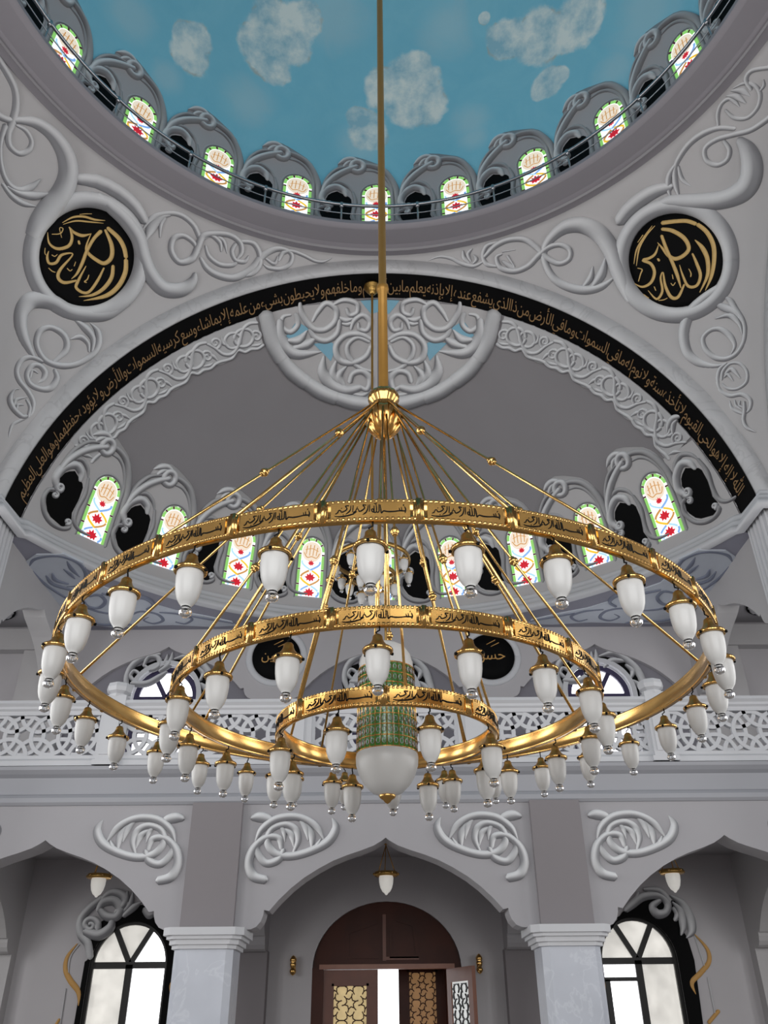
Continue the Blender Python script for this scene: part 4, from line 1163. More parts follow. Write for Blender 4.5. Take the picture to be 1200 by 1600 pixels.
trace(pend_L, S_P, 0, 300, 4.615, [
    [(700, 30, 60), (800, 110, 95), (900, 200, 105), (990, 330, 105), (1030, 470, 105), (1080, 590, 105), (1165, 690, 105), (1260, 712, 100), (1340, 690, 85), (1390, 640, 60), (1405, 590, 30)]], MAT_S, .36, .02)
trace(pend_L, S_P, 200, 310, 3.636, [
    [(405, 220, 30), (370, 150, 30), (300, 95, 30), (220, 85, 26), (140, 110, 30), (80, 180, 8)],
    ['leaf', (240, 95, 15), (190, 110, 25), (130, 170, 50), (95, 248, 8)],
    ['leaf', (210, 110, 15), (185, 150, 22), (180, 222, 8)],
    [(400, 310, 15), (370, 250, 25), (310, 212, 28), (255, 232, 30), (245, 300, 32), (290, 362, 32), (360, 345, 35), (395, 280, 35), (425, 215, 33), (500, 200, 30), (580, 210, 30), (635, 250, 28), (645, 305, 25), (620, 345, 10)],
    [(685, 328, 12), (660, 360, 24), (610, 350, 25), (590, 300, 25), (612, 258, 22)],
    [(412, 340, 20), (450, 400, 35), (520, 440, 40), (610, 450, 40), (700, 400, 35), (760, 330, 35), (830, 290, 32), (890, 290, 26), (930, 320, 24), (920, 370, 24), (870, 400, 25), (800, 395, 22), (770, 375, 8)],
    [(640, 245, 20), (710, 255, 28), (745, 310, 30), (745, 380, 28), (700, 430, 25), (640, 442, 12)],
    ['leaf', (430, 230, 12), (470, 210, 22), (520, 250, 24), (528, 302, 8)], ['leaf', (480, 205, 12), (540, 240, 24), (562, 312, 8)],
    [(440, 270, 14), (460, 330, 25), (520, 375, 28), (590, 380, 25), (622, 358, 12)],
    [(855, 350, 20), (880, 310, 22), (930, 300, 20), (1000, 325, 20), (1060, 355, 18), (1110, 360, 14), (1155, 340, 5)],
    ['leaf', (785, 345, 14), (830, 372, 20), (850, 330, 8)]], MAT_S)
trace(pend_L, S_P, 0, 450, 6, [
    [(1190, 120, 90), (1000, 235, 120), (830, 250, 130), (650, 220, 130), (500, 140, 140), (380, 110, 150), (270, 130, 140), (200, 220, 120), (190, 340, 110), (220, 470, 100), (270, 570, 70), (310, 640, 40)],
    [(500, 695, 30), (610, 590, 55), (620, 490, 60), (560, 410, 60), (460, 370, 50), (370, 410, 50), (340, 510, 50), (370, 610, 50), (440, 690, 55), (560, 730, 60), (700, 720, 52), (820, 660, 48), (895, 590, 48), (925, 500, 60), (910, 400, 52), (840, 325, 8)],
    ['leaf', (860, 600, 20), (870, 480, 50), (800, 380, 72), (680, 285, 8)], ['leaf', (830, 600, 15), (820, 520, 40), (750, 460, 50), (655, 482, 8)],
    [(400, 690, 40), (290, 650, 45), (200, 680, 45), (155, 770, 50), (180, 870, 50), (260, 970, 50), (310, 1070, 45), (300, 1160, 35), (260, 1210, 30), (180, 1245, 30), (115, 1285, 26), (90, 1350, 20), (80, 1400, 6)],
    [(510, 770, 40), (530, 850, 55), (470, 940, 60), (380, 950, 55), (280, 900, 50), (250, 810, 45), (300, 730, 45), (370, 730, 50), (420, 790, 55), (400, 860, 40), (355, 890, 8)],
    ['leaf', (280, 840, 20), (300, 775, 28), (352, 800, 12)],
    ['leaf', (250, 1205, 30), (200, 1205, 45), (120, 1130, 50), (90, 1040, 45), (130, 960, 14), (175, 950, 6)],
    ['leaf', (125, 1120, 15), (150, 1050, 32), (255, 1025, 8)], ['leaf', (155, 1150, 15), (165, 1100, 26), (222, 1098, 8)],
    [(245, 1050, 18), (278, 1120, 30), (262, 1205, 28)]], MAT_S)
# ---- right pendentive
trace(pend_R, S_P, 0, 0, 1, [ringpts(1056.7, 406.9, 86, 86, 23, 0, 360, 40)], MAT_S, .34, n=2)
trace(pend_R, S_P, 960, 80, 5, [
    [(40, 1330, 90), (110, 1240, 105), (220, 1150, 108), (330, 1090, 95), (440, 1060, 60)],
    [(330, 1230, 60), (430, 1180, 95), (640, 1180, 118), (850, 1160, 130), (1000, 1095, 158), (1065, 1000, 160), (1075, 880, 150), (1040, 770, 115), (975, 690, 50)],
    [(940, 605, 30), (820, 600, 36), (700, 640, 45), (590, 720, 45), (510, 830, 40), (475, 920, 34), (480, 1040, 40), (512, 1155, 8)],
    ['leaf', (500, 860, 20), (435, 960, 40), (422, 1060, 40), (440, 1135, 8)], ['leaf', (500, 900, 22), (530, 1000, 32), (598, 1055, 8)],
    [(1240, 500, 45), (1080, 610, 40), (940, 650, 38), (800, 690, 38), (710, 760, 36), (720, 850, 34), (800, 890, 34), (880, 850, 36), (900, 770, 36), (855, 700, 24)],
    [(815, 590, 20), (810, 490, 30), (840, 410, 28), (900, 370, 28), (950, 400, 24), (978, 432, 8)],
    ['leaf', (880, 350, 12), (960, 355, 42), (1030, 405, 8)], ['leaf', (910, 310, 10), (1000, 310, 44), (1060, 350, 10)],
    [(870, 460, 16), (940, 520, 28), (1040, 520, 30), (1120, 440, 32), (1140, 340, 34), (1100, 270, 28), (1020, 250, 25), (930, 290, 8)],
    [(1070, 300, 24), (1030, 220, 35), (1080, 150, 32), (1230, 125, 30)], ['leaf', (1140, 310, 12), (1170, 270, 22), (1168, 222, 6)]], MAT_S)
trace(pend_R, S_P, 1030, 450, 6.667, [
    [(720, -60, 60), (600, 20, 95), (450, 130, 108), (330, 250, 110), (270, 400, 110), (260, 540, 102), (300, 680, 92), (400, 770, 80), (520, 810, 58), (620, 810, 35), (700, 780, 14)],
    [(750, 690, 12), (790, 600, 40), (740, 500, 55), (640, 430, 50), (540, 440, 45), (460, 520, 45), (480, 630, 50), (570, 720, 50), (690, 740, 52), (800, 690, 46), (870, 590, 45), (895, 480, 42), (880, 350, 42), (800, 220, 48), (740, 130, 50), (665, 85, 8)],
    ['leaf', (860, 340, 20), (800, 260, 40), (680, 205, 72), (552, 150, 8)], ['leaf', (868, 480, 10), (840, 380, 35), (740, 290, 52), (590, 322, 8)],
    [(700, 785, 26), (630, 850, 40), (610, 960, 40), (640, 1070, 42), (740, 1125, 42), (860, 1110, 45), (950, 1170, 42), (945, 1260, 36), (895, 1310, 20)],
    [(660, 1000, 18), (720, 1050, 30), (820, 1050, 32), (910, 980, 35), (915, 870, 33), (840, 790, 30), (740, 790, 30), (665, 870, 34), (652, 960, 24)],
    ['leaf', (690, 900, 18), (760, 850, 46), (850, 945, 8)], ['leaf', (680, 935, 14), (720, 905, 30), (775, 972, 8)],
    ['leaf', (735, 1175, 18), (765, 1260, 36), (860, 1310, 24)], ['leaf', (790, 1170, 15), (805, 1230, 28), (862, 1272, 10)], ['leaf', (845, 1180, 14), (840, 1225, 24), (880, 1250, 8)],
    [(890, 1190, 25), (892, 1290, 36), (882, 1380, 34), (920, 1460, 30), (1010, 1505, 6)]], MAT_S)
trace(pend_R, S_P, 660, 320, 3.75, [
    [(1215, 560, 40), (1185, 470, 80), (1150, 380, 92), (1110, 270, 92), (1040, 170, 90), (940, 120, 85), (840, 130, 75), (760, 190, 55), (715, 260, 40), (720, 340, 36), (770, 430, 40), (850, 480, 46), (950, 500, 50), (1050, 480, 42), (1135, 418, 8)],
    ['leaf', (940, 485, 18), (985, 430, 36), (1000, 362, 8)], ['leaf', (990, 490, 20), (1050, 410, 52), (1075, 308, 8)],
    [(365, 305, 20), (430, 240, 30), (510, 205, 30), (600, 205, 30), (670, 250, 28), (730, 310, 28), (800, 345, 28), (860, 320, 28), (865, 265, 26), (810, 235, 26), (740, 250, 30), (680, 300, 32), (620, 360, 32), (540, 390, 30), (460, 370, 28), (435, 310, 22), (465, 290, 10)],
    [(455, 218, 12), (380, 240, 25), (355, 300, 25), (380, 350, 25), (445, 362, 14)],
    ['leaf', (470, 275, 10), (545, 264, 6)], ['leaf', (470, 330, 14), (515, 360, 26), (548, 380, 6)], ['leaf', (500, 300, 14), (540, 362, 8)],
    [(36, 326, 5), (100, 305, 14), (170, 315, 20), (230, 345, 22), (300, 360, 22), (355, 335, 12)],
    ['leaf', (238, 270, 12), (245, 310, 24), (275, 342, 10)], ['leaf', (292, 258, 8), (268, 290, 24), (285, 332, 8)], ['leaf', (300, 295, 8), (318, 320, 22), (298, 345, 8)]], MAT_S)
# ---- black roundels with gilt letters
for host, c, r, ry, nm in ((pend_L, (134.4, 401.8), 75.2, 78.4, 'L'), (pend_R, (1056.7, 406.9), 73.2, 73.4, 'R')):
    ob('black_roundel', disc(c[0], c[1], r, S_P, 0.03, 6, 48, ry), 'black_paint', host)
trace(pend_L, S_P, 0, 300, 4.615, [['gilt_letter', *[(x_, y_, w_ * 0.9) for x_, y_, w_ in q]] for q in (
    [(775, 262, 40), (850, 330, 46), (890, 400, 46), (905, 470, 42)], [(905, 492, 42), (900, 580, 46), (850, 680, 46), (760, 750, 40), (600, 785, 6)],
    [(755, 275, 22), (800, 380, 40), (800, 470, 40), (750, 515, 38), (690, 490, 36), (630, 440, 32), (618, 390, 18), (652, 300, 5)],
    [(722, 285, 36), (670, 340, 30), (620, 430, 30), (590, 510, 30), (550, 590, 22), (510, 628, 5)],
    [(495, 255, 16), (530, 292, 30), (590, 315, 32), (652, 302, 8)], [(500, 262, 16), (515, 330, 28), (490, 390, 32), (410, 410, 30), (350, 370, 20), (338, 292, 5)],
    [(445, 222, 5), (520, 183, 18), (600, 178, 22), (680, 200, 20), (752, 206, 5)], [(450, 234, 4), (540, 209, 15), (640, 216, 15), (740, 226, 4)],
    [(812, 535, 34), (800, 620, 40), (740, 700, 38), (660, 745, 28), (565, 756, 5)],
    [(745, 550, 16), (700, 640, 28), (640, 720, 28), (590, 725, 28), (545, 690, 30), (560, 640, 28), (615, 536, 8)],
    [(545, 640, 18), (460, 655, 32), (415, 620, 32), (430, 560, 28), (520, 450, 12), (440, 455, 25), (400, 510, 28), (350, 515, 25), (335, 470, 22), (345, 428, 5)],
    [(562, 355, 20), (568, 375, 20)], [(370, 305, 8), (430, 300, 12), (450, 265, 10), (425, 262, 8), (440, 330, 6)], [(480, 552, 10), (500, 570, 10), (515, 560, 8)], [(540, 505, 5), (530, 535, 8)],
    [(635, 600, 6), (625, 630, 10), (605, 648, 12), (618, 655, 8)], [(370, 455, 10), (390, 465, 10), (408, 452, 8)], [(320, 405, 6), (318, 440, 8), (325, 455, 6)], [(345, 550, 6), (370, 572, 9), (392, 580, 8)],
    [(570, 162, 5), (610, 158, 8), (655, 158, 6)])], 'gold_leaf', .08, .034, 5, sides=4)
trace(pend_R, S_P, 930, 300, 4.444, [['gilt_letter', *[(x_, y_, w_ * 0.9) for x_, y_, w_ in q]] for q in (
    [(470, 215, 40), (560, 204, 38), (640, 202, 38), (702, 222, 36)], [(716, 226, 36), (780, 280, 40), (825, 370, 42), (830, 480, 40), (810, 590, 32), (770, 685, 5)],
    [(470, 258, 30), (540, 270, 36), (620, 320, 38), (655, 390, 36), (620, 440, 36), (560, 465, 36), (510, 440, 32), (470, 390, 20), (438, 352, 5)],
    [(466, 305, 26), (500, 400, 30), (540, 490, 30), (575, 580, 30), (600, 668, 6)],
    [(445, 365, 6), (420, 430, 25), (380, 460, 28), (335, 475, 28), (390, 500, 30), (415, 560, 32), (390, 630, 30), (330, 660, 22), (276, 636, 5)],
    [(418, 236, 6), (360, 300, 16), (310, 390, 18), (290, 514, 4)], [(400, 235, 4), (345, 310, 12), (292, 400, 14), (273, 500, 4)],
    [(700, 335, 8), (750, 390, 38), (785, 470, 38), (785, 580, 30), (732, 698, 5)],
    [(680, 430, 18), (710, 500, 30), (735, 580, 32), (710, 650, 30), (650, 655, 28), (612, 580, 20), (590, 508, 6)],
    [(622, 645, 18), (580, 730, 30), (530, 730, 32), (490, 650, 26), (475, 560, 12), (458, 600, 18), (470, 690, 24), (430, 745, 22), (372, 686, 5)],
    [(440, 466, 20), (448, 478, 20)], [(300, 530, 8), (330, 540, 10), (320, 570, 10), (305, 622, 6)], [(530, 635, 8), (545, 650, 10), (560, 630, 8)], [(540, 575, 6), (545, 605, 8)],
    [(655, 535, 6), (670, 565, 9), (668, 590, 9)], [(415, 660, 7), (425, 685, 8)], [(340, 712, 6), (375, 738, 9)], [(445, 755, 8), (480, 750, 10), (505, 738, 6)], [(300, 350, 5), (335, 300, 8)])], 'gold_leaf', .08, .034, 5, sides=4)

# ---- gilt verse on the black band of the great arch
verse = ('الله لا إله إلا هو الحي القيوم لا تأخذه سنة ولا نوم له ما في السموات وما في الأرض من ذا الذي يشفع عنده إلا بإذنه '
         'يعلم ما بين أيديهم وما خلفهم ولا يحيطون بشيء من علمه إلا بما شاء وسع كرسيه السموات والأرض ولا يؤوده حفظهما وهو العلي العظيم')
words = verse.split(' ')
geos = [letters(w) for w in words]
ws = [max(p[0] for p in g[0]) - min(p[0] for p in g[0]) for g in geos]
gap = 0.10
tot = sum(ws) + gap * (len(ws) - 1)
T0, T1 = math.radians(11.5), math.radians(168.5)
kx = (T1 - T0) / tot
cur = 0.0
for w, g, wd in zip(words, geos, ws):
    x1 = max(p[0] for p in g[0])
    V = []
    for x, y in g[0]:
        t = T0 + (cur + (x1 - x)) * kx
        yy = 5.90 - y * 0.36
        V.append(((RA - 0.012) * math.cos(t), min(max(yy, 5.55), 6.04), ZS + (RA - 0.012) * math.sin(t)))
    ob('gilt_word', (V, g[1]), 'gold_leaf_dim', arch_band, False)
    cur += wd + gap

# ---- scroll border along the edge of the half dome and the crown ornament
B0 = math.acos((Y2 - HC.y) / HR)
def surf_edge(t, d):
    be = B0 - d / HR
    P = HC + HR * Vector((math.sin(be) * math.cos(t), math.cos(be), math.sin(be) * math.sin(t)))
    return P, (HC - P).normalized(), 1.0
def edge_unit(t0, sgn):
    def sf(s, d): return surf_edge(t0 + sgn * s / RA, d)
    n, m_ = 24, 5
    def dmax(s): return 0.47 + 0.07 * abs(math.sin(PI * s / 0.47)) + 0.05 * math.cos(2 * PI * s / 0.94)
    V = []; Fc = []
    for i in range(n + 1):
        s = 0.94 * i / n
        for j in range(m_ + 1):
            P, N, _ = sf(s, dmax(s) * min(j, m_ - 0.0) / m_); V.append(P + N * 0.025)
        P, N, _ = sf(s, dmax(s)); V.append(P - N * 0.01)
    q = m_ + 2
    for i in range(n):
        for j in range(m_ + 1):
            a = i * q + j; Fc.append((a, a + q, a + q + 1, a + 1))
    ob('border_ground', (V, Fc), 'plaster_shade', half)
    for nm, st in (('scroll', [(0.0, .10, .05), (.14, .07, .06), (.28, .14, .06), (.42, .34, .065), (.58, .45, .06), (.74, .40, .06), (.84, .24, .05), (.94, .12, .04)]),
                   ('scroll', ringpts(.30, .27, .17, .15, .055, 0, 340, 16)), ('scroll', ringpts(.50, .25, .14, .13, .05, 30, 390, 16)),
                   ('curl', spiral(.80, .17, .10, .02, 90, 1.3, .05, .035)), ('curl', spiral(.08, .32, .10, .02, -60, -1.2, .05, .035)),
                   ('leaf', [(.60, .30, .03), (.68, .22, .06), (.66, .10, .01)], ), ('leaf', [(.88, .46, .02), (.92, .36, .06), (.99, .28, .01)]), ('leaf', [(.02, .46, .01), (.10, .47, .05), (.22, .44, .02)]),
                   ('edge_moulding', [(0.0, .50, .05), (.12, .53, .05), (.24, .50, .05), (.36, .51, .05), (.47, .44, .05), (.60, .52, .05), (.72, .52, .05), (.84, .50, .05), (.94, .50, .05)])):
        ob(nm, ribbon([(a, b_, w * 1.2) for a, b_, w in st], sf, .42, .024, 1 if nm in ('curl',) else 4, 8), 'plaster', half)
ua = 0.94 / RA
for k in range(4):
    edge_unit(math.radians(66.5) - ua * (k + 0.02), -1)
    edge_unit(math.radians(113.5) + ua * (k + 0.02), 1)
S_H = hit_sphere(HC, HR)
def mirror(g): return ([(-v[0], v[1], v[2]) for v in g[0]], [tuple(reversed(f)) for f in g[1]]) + tuple(g[2:])
ox, oy, k3 = 400, 380, 3.0
CROWN = [
    ['crown_ring', (45, 330, 62), (55, 380, 64), (80, 470, 66), (120, 545, 66)], ['crown_ring', (115, 535, 58), (165, 600, 66), (235, 655, 66)], ['crown_ring', (228, 648, 58), (300, 695, 66), (375, 725, 66)],
    ['crown_ring', (368, 720, 58), (450, 745, 64), (530, 755, 64), (590, 757, 60)],
    [(185, 330, 20), (196, 380, 25), (160, 415, 26), (120, 390, 24), (126, 345, 20), (162, 335, 12)],
    [(112, 360, 30), (112, 430, 46), (140, 490, 50), (200, 518, 50), (305, 508, 8)], ['leaf', (150, 455, 20), (200, 452, 42), (238, 408, 8)], ['leaf', (175, 490, 22), (240, 470, 42), (282, 438, 8)],
    [(205, 275, 14), (215, 330, 26), (260, 395, 28), (320, 405, 28), (370, 365, 28), (375, 310, 26), (330, 280, 26), (290, 320, 24), (265, 365, 14)],
    [(250, 400, 18), (275, 440, 28), (330, 455, 28), (380, 420, 26), (392, 360, 22)],
    [(355, 290, 12), (410, 265, 22), (470, 280, 22), (475, 320, 22), (440, 335, 20), (425, 305, 14)], [(445, 400, 14), (460, 360, 22), (500, 335, 24), (535, 365, 24), (520, 405, 22), (485, 400, 18), (480, 372, 10)],
    ['leaf', (385, 345, 10), (420, 360, 26), (460, 350, 6)], ['leaf', (400, 375, 10), (430, 378, 22), (458, 366, 6)],
    [(540, 450, 18), (490, 425, 26), (420, 430, 28), (375, 480, 30), (390, 545, 30), (450, 560, 28), (515, 530, 26), (540, 480, 20)], [(545, 600, 12), (480, 580, 20), (435, 530, 22), (430, 475, 22), (475, 440, 20), (530, 460, 16)],
    [(318, 530, 14), (312, 600, 46), (350, 660, 52), (420, 690, 46), (490, 675, 30)], ['leaf', (378, 545, 8), (360, 610, 38), (400, 668, 14)], ['leaf', (425, 575, 8), (388, 620, 36), (415, 672, 12)],
    [(440, 650, 22), (455, 610, 26), (500, 600, 28), (535, 635, 28), (520, 685, 24), (485, 670, 16)], [(440, 700, 16), (500, 712, 22), (545, 680, 12)]]
# ground of the crown ornament
gp = [(30, 300), (40, 380), (75, 480), (130, 560), (220, 645), (330, 710), (450, 745), (566, 752), (566, 250), (430, 258), (300, 270), (150, 290)]
def hit_h(u, v): return S_H(ox + u / k3, oy + v / k3)
def crown_ground():
    rows = 26; V = []; Fc = []
    for i in range(rows + 1):
        w = i / rows
        for j in range(15):
            # polar fan about the top centre
            a = math.radians(180 - 90 * w); r = j / 14
            x = 570 + 535 * r * math.cos(a); y = 262 + 492 * r * math.sin(a) + 45 * (1 - w) * r
            P, N, _ = hit_h(x, y)
            if P.y < Y2 + 0.005:
                P.y = Y2 + 0.005
            V.append(P + N * 0.018)
    for i in range(rows):
        for j in range(14):
            a = i * 15 + j; Fc.append((a, a + 15, a + 16, a + 1))
    return V, Fc
paint('sky_patch', (132, 182, 204), 0.7, 0.06, 3.0)
for post in (None, mirror):
    g = crown_ground()
    ob('crown_ground', post(g) if post else g, 'wall_light', half)
    for poly in ([(140, 435), (190, 365), (250, 400), (215, 430), (180, 465)], [(268, 470), (350, 462), (375, 480), (350, 552), (322, 522)], [(490, 268), (572, 262), (572, 320), (540, 330), (515, 300)], [(545, 700), (572, 690), (572, 735), (500, 735)]):
        g = patch(poly, hit_h, 0.03, 0.02)
        ob('sky_patch', post(g) if post else g, 'sky_patch', half, False)
    trace(half, S_H, ox, oy, k3, CROWN, 'plaster', .40, .016, 5, post)

# ---- scrolls on the arcade spandrels
SPAN = [
    [(642, 125, 8), (608, 190, 45), (640, 270, 52), (740, 330, 46), (860, 360, 45), (960, 340, 42), (1020, 270, 40), (1010, 190, 36), (930, 160, 36), (860, 190, 36), (830, 260, 35), (845, 335, 16)],
    [(925, 310, 24), (955, 245, 35), (1030, 240, 38), (1085, 290, 40), (1060, 350, 38), (1000, 402, 42), (930, 380, 42), (908, 320, 28)],
    [(1045, 235, 24), (1100, 310, 46), (1112, 400, 50), (1070, 480, 52), (990, 505, 46)],
    [(672, 255, 8), (730, 180, 34), (810, 130, 38), (900, 112, 42), (1000, 130, 42), (1070, 190, 36), (1096, 262, 10)],
    ['leaf', (985, 150, 12), (1050, 122, 50), (1105, 112, 56), (1145, 118, 30)],
    ['leaf', (735, 318, 8), (752, 230, 42), (815, 145, 12)], ['leaf', (690, 255, 8), (700, 290, 30), (725, 312, 8)], ['leaf', (768, 262, 6), (795, 190, 32), (845, 132, 10)],
    ['leaf', (945, 185, 8), (880, 225, 36), (850, 300, 8)], ['leaf', (912, 268, 6), (930, 205, 26), (965, 170, 8)]]
S_G = hit_y(YG)
def local_strokes(strokes, ox, oy, k, sf, cx):
    out = []
    for st in strokes:
        nm, pts = (st[0], st[1:]) if isinstance(st[0], str) else ('scroll', st)
        q = []
        for x, y, w in pts:
            P, N, s = sf(ox + x / k, oy + y / k)
            q.append((P.x - cx, P.z, w / k * s))
        out.append((nm, q))
    return out
span = local_strokes(SPAN, 0, 1250, 4, S_G, CX[0])
def plane_surf(Y, cx, sgn):
    def f(u, v): return Vector((cx + sgn * u, Y, v)), Vector((0, -1, 0)), 1.0
    return f
for cx_, sides_ in ((CX[0], (1, -1)), (CX[1], (1, -1)), (-5.83, (-1,)), (5.87, (1,))):
    for sg in sides_:
        for i, (nm, q) in enumerate(span):
            ob(nm, ribbon([(a, b_, w * 1.15) for a, b_, w in q], plane_surf(YG, cx_, sg), .34, .004 * (i % 4), 6, 10, False, Vector((0.6 * sg, 0, 0.8))), 'plaster', arcade)

# ---- scrolls on the flat corner ceilings
S_C = hit_z(ZC)
cpoly = [(41, 876), (57, 865), (100, 864), (130, 878), (139, 898), (160, 915), (190, 925), (220, 930), (240, 943), (275, 953), (320, 961), (362, 970), (368, 976), (330, 978), (270, 975), (175, 979), (130, 973), (100, 953), (72, 922), (47, 896)]
CSC = [[(187, 130, 8), (215, 90, 26), (300, 70, 26), (400, 75, 26), (500, 120, 28), (540, 190, 28), (500, 250, 22), (420, 260, 12)], [(200, 160, 22), (280, 240, 24), (400, 320, 24), (520, 380, 24), (640, 420, 24), (760, 430, 14)],
       ['leaf', (290, 190, 8), (330, 240, 30), (420, 270, 30), (500, 290, 8)], ['leaf', (330, 175, 8), (350, 215, 30), (430, 240, 8)], ['leaf', (420, 100, 8), (450, 150, 34), (500, 200, 10)], ['leaf', (400, 150, 8), (440, 180, 28), (470, 210, 8)],
       [(560, 320, 14), (620, 310, 24), (660, 350, 24), (620, 390, 24), (550, 380, 24), (520, 340, 16)], [(640, 300, 14), (760, 320, 26), (900, 330, 24), (960, 370, 20), (920, 400, 16)],
       [(820, 440, 14), (880, 415, 24), (980, 430, 26), (1020, 470, 24), (960, 490, 22), (900, 470, 16), (930, 450, 8)], [(1000, 420, 14), (1120, 430, 22), (1200, 460, 20), (1160, 490, 16), (1100, 480, 12)], [(1180, 440, 12), (1300, 460, 18), (1420, 480, 10), (1460, 490, 4)],
       [(560, 480, 14), (660, 495, 20), (780, 490, 20), (860, 505, 8)]]
for host, post in ((corner_L, None), (corner_R, mirror)):
    g = patch(cpoly, S_C, 0.02, 0.03)
    ob('scroll_ground', post(g) if post else g, 'plaster_blue', host, False)
    trace(host, S_C, 0, 850, 4, CSC, 'corner_line', .2, .018, 5, post)

# ---- crests over the lower windows
S_R = hit_y(YR - 0.012)
def px_poly(pts, ox, oy, k):
    return [(S_R(ox + x / k, oy + y / k)[0].x, S_R(ox + x / k, oy + y / k)[0].z) for x, y in pts]
lowL = px_poly([(455, 1440), (530, 1010), (575, 985), (520, 830), (600, 780), (700, 720), (830, 665), (890, 655), (960, 700), (1010, 780), (1060, 830), (1100, 950), (1085, 1130), (1040, 1440)], 0, 1250, 4)
lowR = px_poly([(215, 1440), (150, 960), (170, 880), (290, 700), (400, 640), (520, 600), (640, 640), (650, 780), (700, 870), (740, 1000), (800, 1440)], 900, 1250, 4)
def down(poly):  # run the plate down to the sill
    x0, x1 = poly[0][0], poly[-1][0]
    return [(x0 + 0.0, 0.5)] + poly + [(x1, 0.5)]
for poly, c in ((lowL, -WX), (lowR, WX)):
    ob('black_surround', plate_y(down(poly), [arched(c, 0.55, 2.40, 0.52)], YR - 0.012, 0.012), 'black_paint', wall_rear, False)
trace(wall_rear, S_R, 0, 1250, 4, [
    [(565, 985, 36), (550, 900, 45), (508, 840, 46), (508, 750, 46), (560, 680, 46), (640, 615, 36)], [(615, 690, 30), (650, 640, 50), (720, 632, 55), (755, 685, 52), (725, 732, 48), (660, 725, 46), (622, 680, 30)],
    [(635, 625, 24), (700, 580, 42), (770, 600, 46), (795, 655, 36)], ['leaf', (725, 705, 26), (785, 645, 42), (800, 572, 8)], ['leaf', (755, 715, 26), (815, 650, 38), (832, 580, 8)], ['leaf', (775, 725, 26), (840, 670, 40), (885, 640, 8)],
    [(535, 825, 44), (620, 845, 58), (690, 800, 52), (705, 740, 26)], spiral(568, 785, 50, 8, 20, -1.4, 36, 22, 16), [(905, 685, 36), (935, 720, 44), (965, 705, 26)]], 'plaster', .42, .01)
trace(wall_rear, S_R, 900, 1250, 4, [
    [(310, 690, 30), (350, 655, 44), (420, 605, 46), (520, 600, 38), (572, 650, 42), (560, 702, 42), (505, 712, 52), (478, 665, 42), (525, 628, 24)], [(425, 560, 20), (520, 570, 36), (582, 630, 30)],
    ['leaf', (588, 598, 10), (660, 650, 46), (710, 740, 52), (722, 820, 42), (690, 862, 8)], ['leaf', (600, 640, 10), (650, 700, 42), (668, 790, 38), (655, 845, 8)], ['leaf', (605, 675, 20), (632, 715, 32), (618, 752, 22)], [(390, 580, 20), (370, 640, 30), (340, 670, 14)]], 'plaster', .42, .01)
trace(wall_rear, S_R, 0, 1250, 4, [['gold_ribbon', (482, 898, 6), (420, 980, 22), (408, 1060, 28), (440, 1130, 34), (490, 1200, 30), (490, 1285, 6)], ['gold_ribbon', (1125, 1108, 22), (1072, 1150, 24), (1065, 1212, 6)], ['gold_ribbon', (370, 1370, 14), (340, 1420, 20)]], 'gold_ribbon', .10, .004, 5, sides=4)
trace(wall_rear, S_R, 900, 1250, 4, [['gold_ribbon', (740, 838, 6), (820, 930, 22), (832, 1010, 28), (780, 1080, 30), (725, 1140, 30), (748, 1212, 6)], ['gold_ribbon', (892, 1318, 22), (830, 1392, 22)], ['gold_ribbon', (138, 1098, 18), (172, 1145, 22), (180, 1208, 6)]], 'gold_ribbon', .10, .004, 5, sides=4)
trace(wall_rear, S_R, 0, 1250, 4, [['white_line', (495, 905, 7), (440, 985, 7), (425, 1110, 7)], ['white_line', (412, 1180, 7), (375, 1420, 7)]], 'plaster', .2, .002, 4, sides=3)
trace(wall_rear, S_R, 900, 1250, 4, [['white_line', (742, 850, 7), (815, 1070, 7)], ['white_line', (825, 1110, 7), (872, 1345, 7)]], 'plaster', .2, .002, 4, sides=3)
# ---- crests over the gallery windows
S_N = hit_y(YR - 0.03)
crest = local_strokes([
    [(215, 352, 26), (190, 260, 36), (222, 170, 42), (300, 112, 42), (400, 92, 26)], [(262, 245, 14), (270, 215, 22), (240, 195, 24), (215, 225, 26), (235, 255, 24)], [(300, 165, 18), (330, 110, 30), (385, 112, 32), (400, 160, 32), (350, 190, 30), (305, 165, 22)],
    ['leaf', (400, 195, 26), (462, 150, 44), (480, 78, 8)], ['leaf', (385, 185, 22), (435, 145, 36), (448, 92, 8)], [(225, 275, 36), (320, 275, 44), (400, 232, 38), (445, 200, 14)],
    [(490, 120, 14), (580, 100, 34), (640, 130, 42), (700, 200, 48), (722, 290, 42), (738, 362, 16)], [(640, 175, 18), (672, 215, 34), (650, 255, 18)], ['leaf', (655, 275, 20), (690, 310, 40), (715, 365, 10)], ['leaf', (500, 190, 12), (560, 150, 44), (640, 150, 18)]], 150, 1000, 4, S_N, -WX)
bl = [(-0.62, 6.2), (-0.72, 6.55), (-0.55, 6.85), (-0.2, 6.98), (0.2, 6.98), (0.5, 6.9), (0.68, 6.6), (0.66, 6.2), (0.6, 4.4), (-0.6, 4.4)]
for c in (-WX, 0.04, WX):
    ob('black_surround', plate_y([(c + a, b_) for a, b_ in bl], [arched(c, 0.56, 6.33, 4.45)], YR - 0.035, 0.012), 'black_paint', niche, False)
    for i, (nm, q) in enumerate(crest):
        ob(nm, ribbon([(a, min(b_, 7.12), w) for a, b_, w in q], plane_surf(YR - 0.035, c, 1), .42, .006 * (i % 3)), 'plaster', niche)
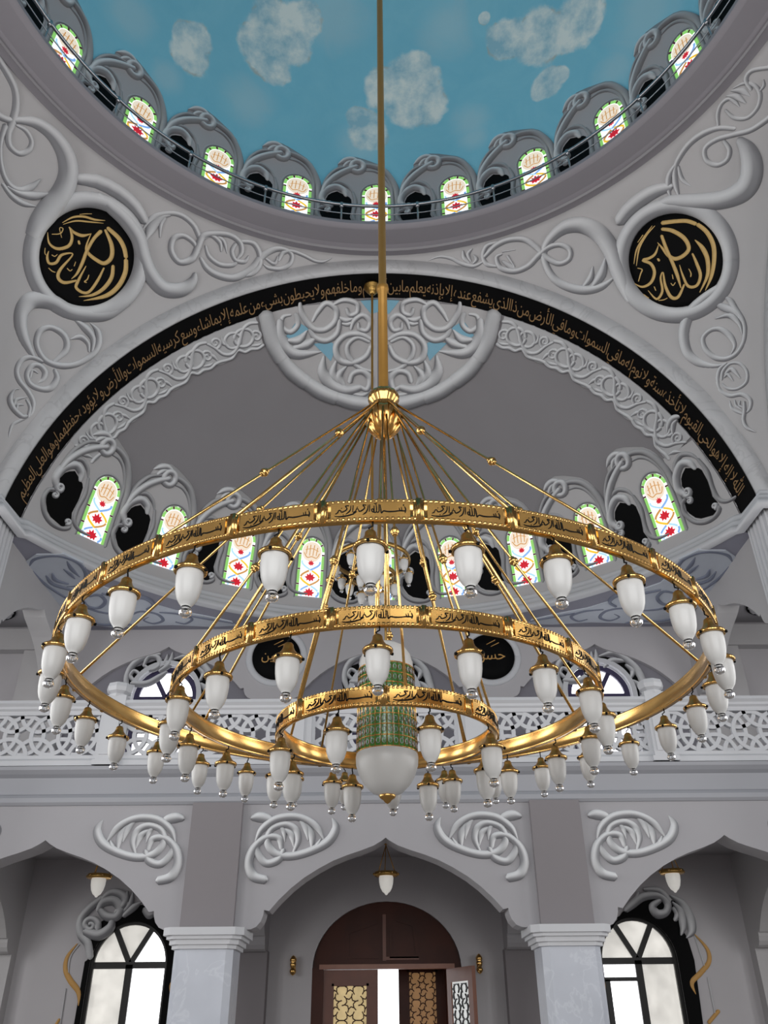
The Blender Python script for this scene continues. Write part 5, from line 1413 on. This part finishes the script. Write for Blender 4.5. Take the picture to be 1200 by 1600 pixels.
# ---- small black roundels with gilt names between the niches
for c, word, zc in ((-1.80, 'حسين', 6.99), (1.85, 'حسن', 6.97)):
    ps = plane_surf(YR - 0.10, c, 1)
    ob('black_roundel', disc(0, zc, 0.41, ps, 0.012, 2, 40), 'black_paint', skin)
    ob('roundel_ring', ribbon(ringpts(0, zc, 0.47, 0.47, 0.11, 0, 360, 40), ps, .3, 0, 1, 8, True), 'trim_white', skin)
    g = letters(word, 0.0)
    x0 = min(p[0] for p in g[0]); x1 = max(p[0] for p in g[0]); y0 = min(p[1] for p in g[0]); y1 = max(p[1] for p in g[0])
    s = 0.50 / (x1 - x0)
    ob('gilt_word', ([(c + (x - (x0 + x1) / 2) * s, YR - 0.116, zc - 0.02 + (y - (y0 + y1) / 2) * s * 1.15) for x, y in g[0]], g[1]), 'gold_ribbon', skin, False)
    for a, b_ in (((-0.05, 0.22), (0.1, 0.30)), ((0.02, 0.18), (0.16, 0.25))):
        ob('gilt_stroke', ribbon([(a[0], zc + a[1], .012), (b_[0], zc + b_[1], .02)], ps, .1, .013, 4, 4), 'gold_ribbon', skin)
# ---- plaster roses on the ceilings under the gallery and in the corner rooms
for i, (x, y, z, r) in enumerate(((-3.7, 7.6, 3.80, 0.62), (0.03, 7.6, 3.80, 0.5), (3.76, 7.6, 3.80, 0.62))):
    def cs(u, v, x=x, y=y, z=z): return Vector((x + u, y + v, z)), Vector((0, 0, -1)), 1.0
    for k in range(8):
        a = 2 * PI * k / 8
        d = (math.cos(a), math.sin(a)); p = (-d[1], d[0])
        ob('rose_petal', ribbon([(d[0] * .12, d[1] * .12, .04), (d[0] * .35 + p[0] * .08, d[1] * .35 + p[1] * .08, .1), (d[0] * r, d[1] * r, .05), (d[0] * .5 - p[0] * .14, d[1] * .5 - p[1] * .14, .03)], cs, .35, 0, 4, 5), 'plaster', under)
for sx, nm in ((-1, 'left'), (1, 'right')):
    t = thing('ceiling_rose', 'white fluted ceiling rose with a black rim, seen through the ' + nm + ' gallery opening', 'ceiling rose', (sx * 6.6, 8.6, 7.62), 'corner room ceiling roses')
    ob('black_rim', lathe([(0.40, -0.01), (0.44, -0.02), (0.44, 0.0)], 28, (sx * 6.6, 8.6, 7.62)), 'black_paint', t)
    ob('fluted_disc', grid(64, 5, lambda i, j: (sx * 6.6 + (0.02, 0.14, 0.26, 0.36, 0.40)[j] * (1 + 0.03 * math.cos(16 * 2 * PI * i / 64)) * math.cos(2 * PI * i / 64), 8.6 + (0.02, 0.14, 0.26, 0.36, 0.40)[j] * (1 + 0.03 * math.cos(16 * 2 * PI * i / 64)) * math.sin(2 * PI * i / 64), 7.62 - (0.10, 0.095, 0.085, 0.06, 0.01)[j] - 0.008 * math.cos(16 * 2 * PI * i / 64)), True), 'plaster', t)
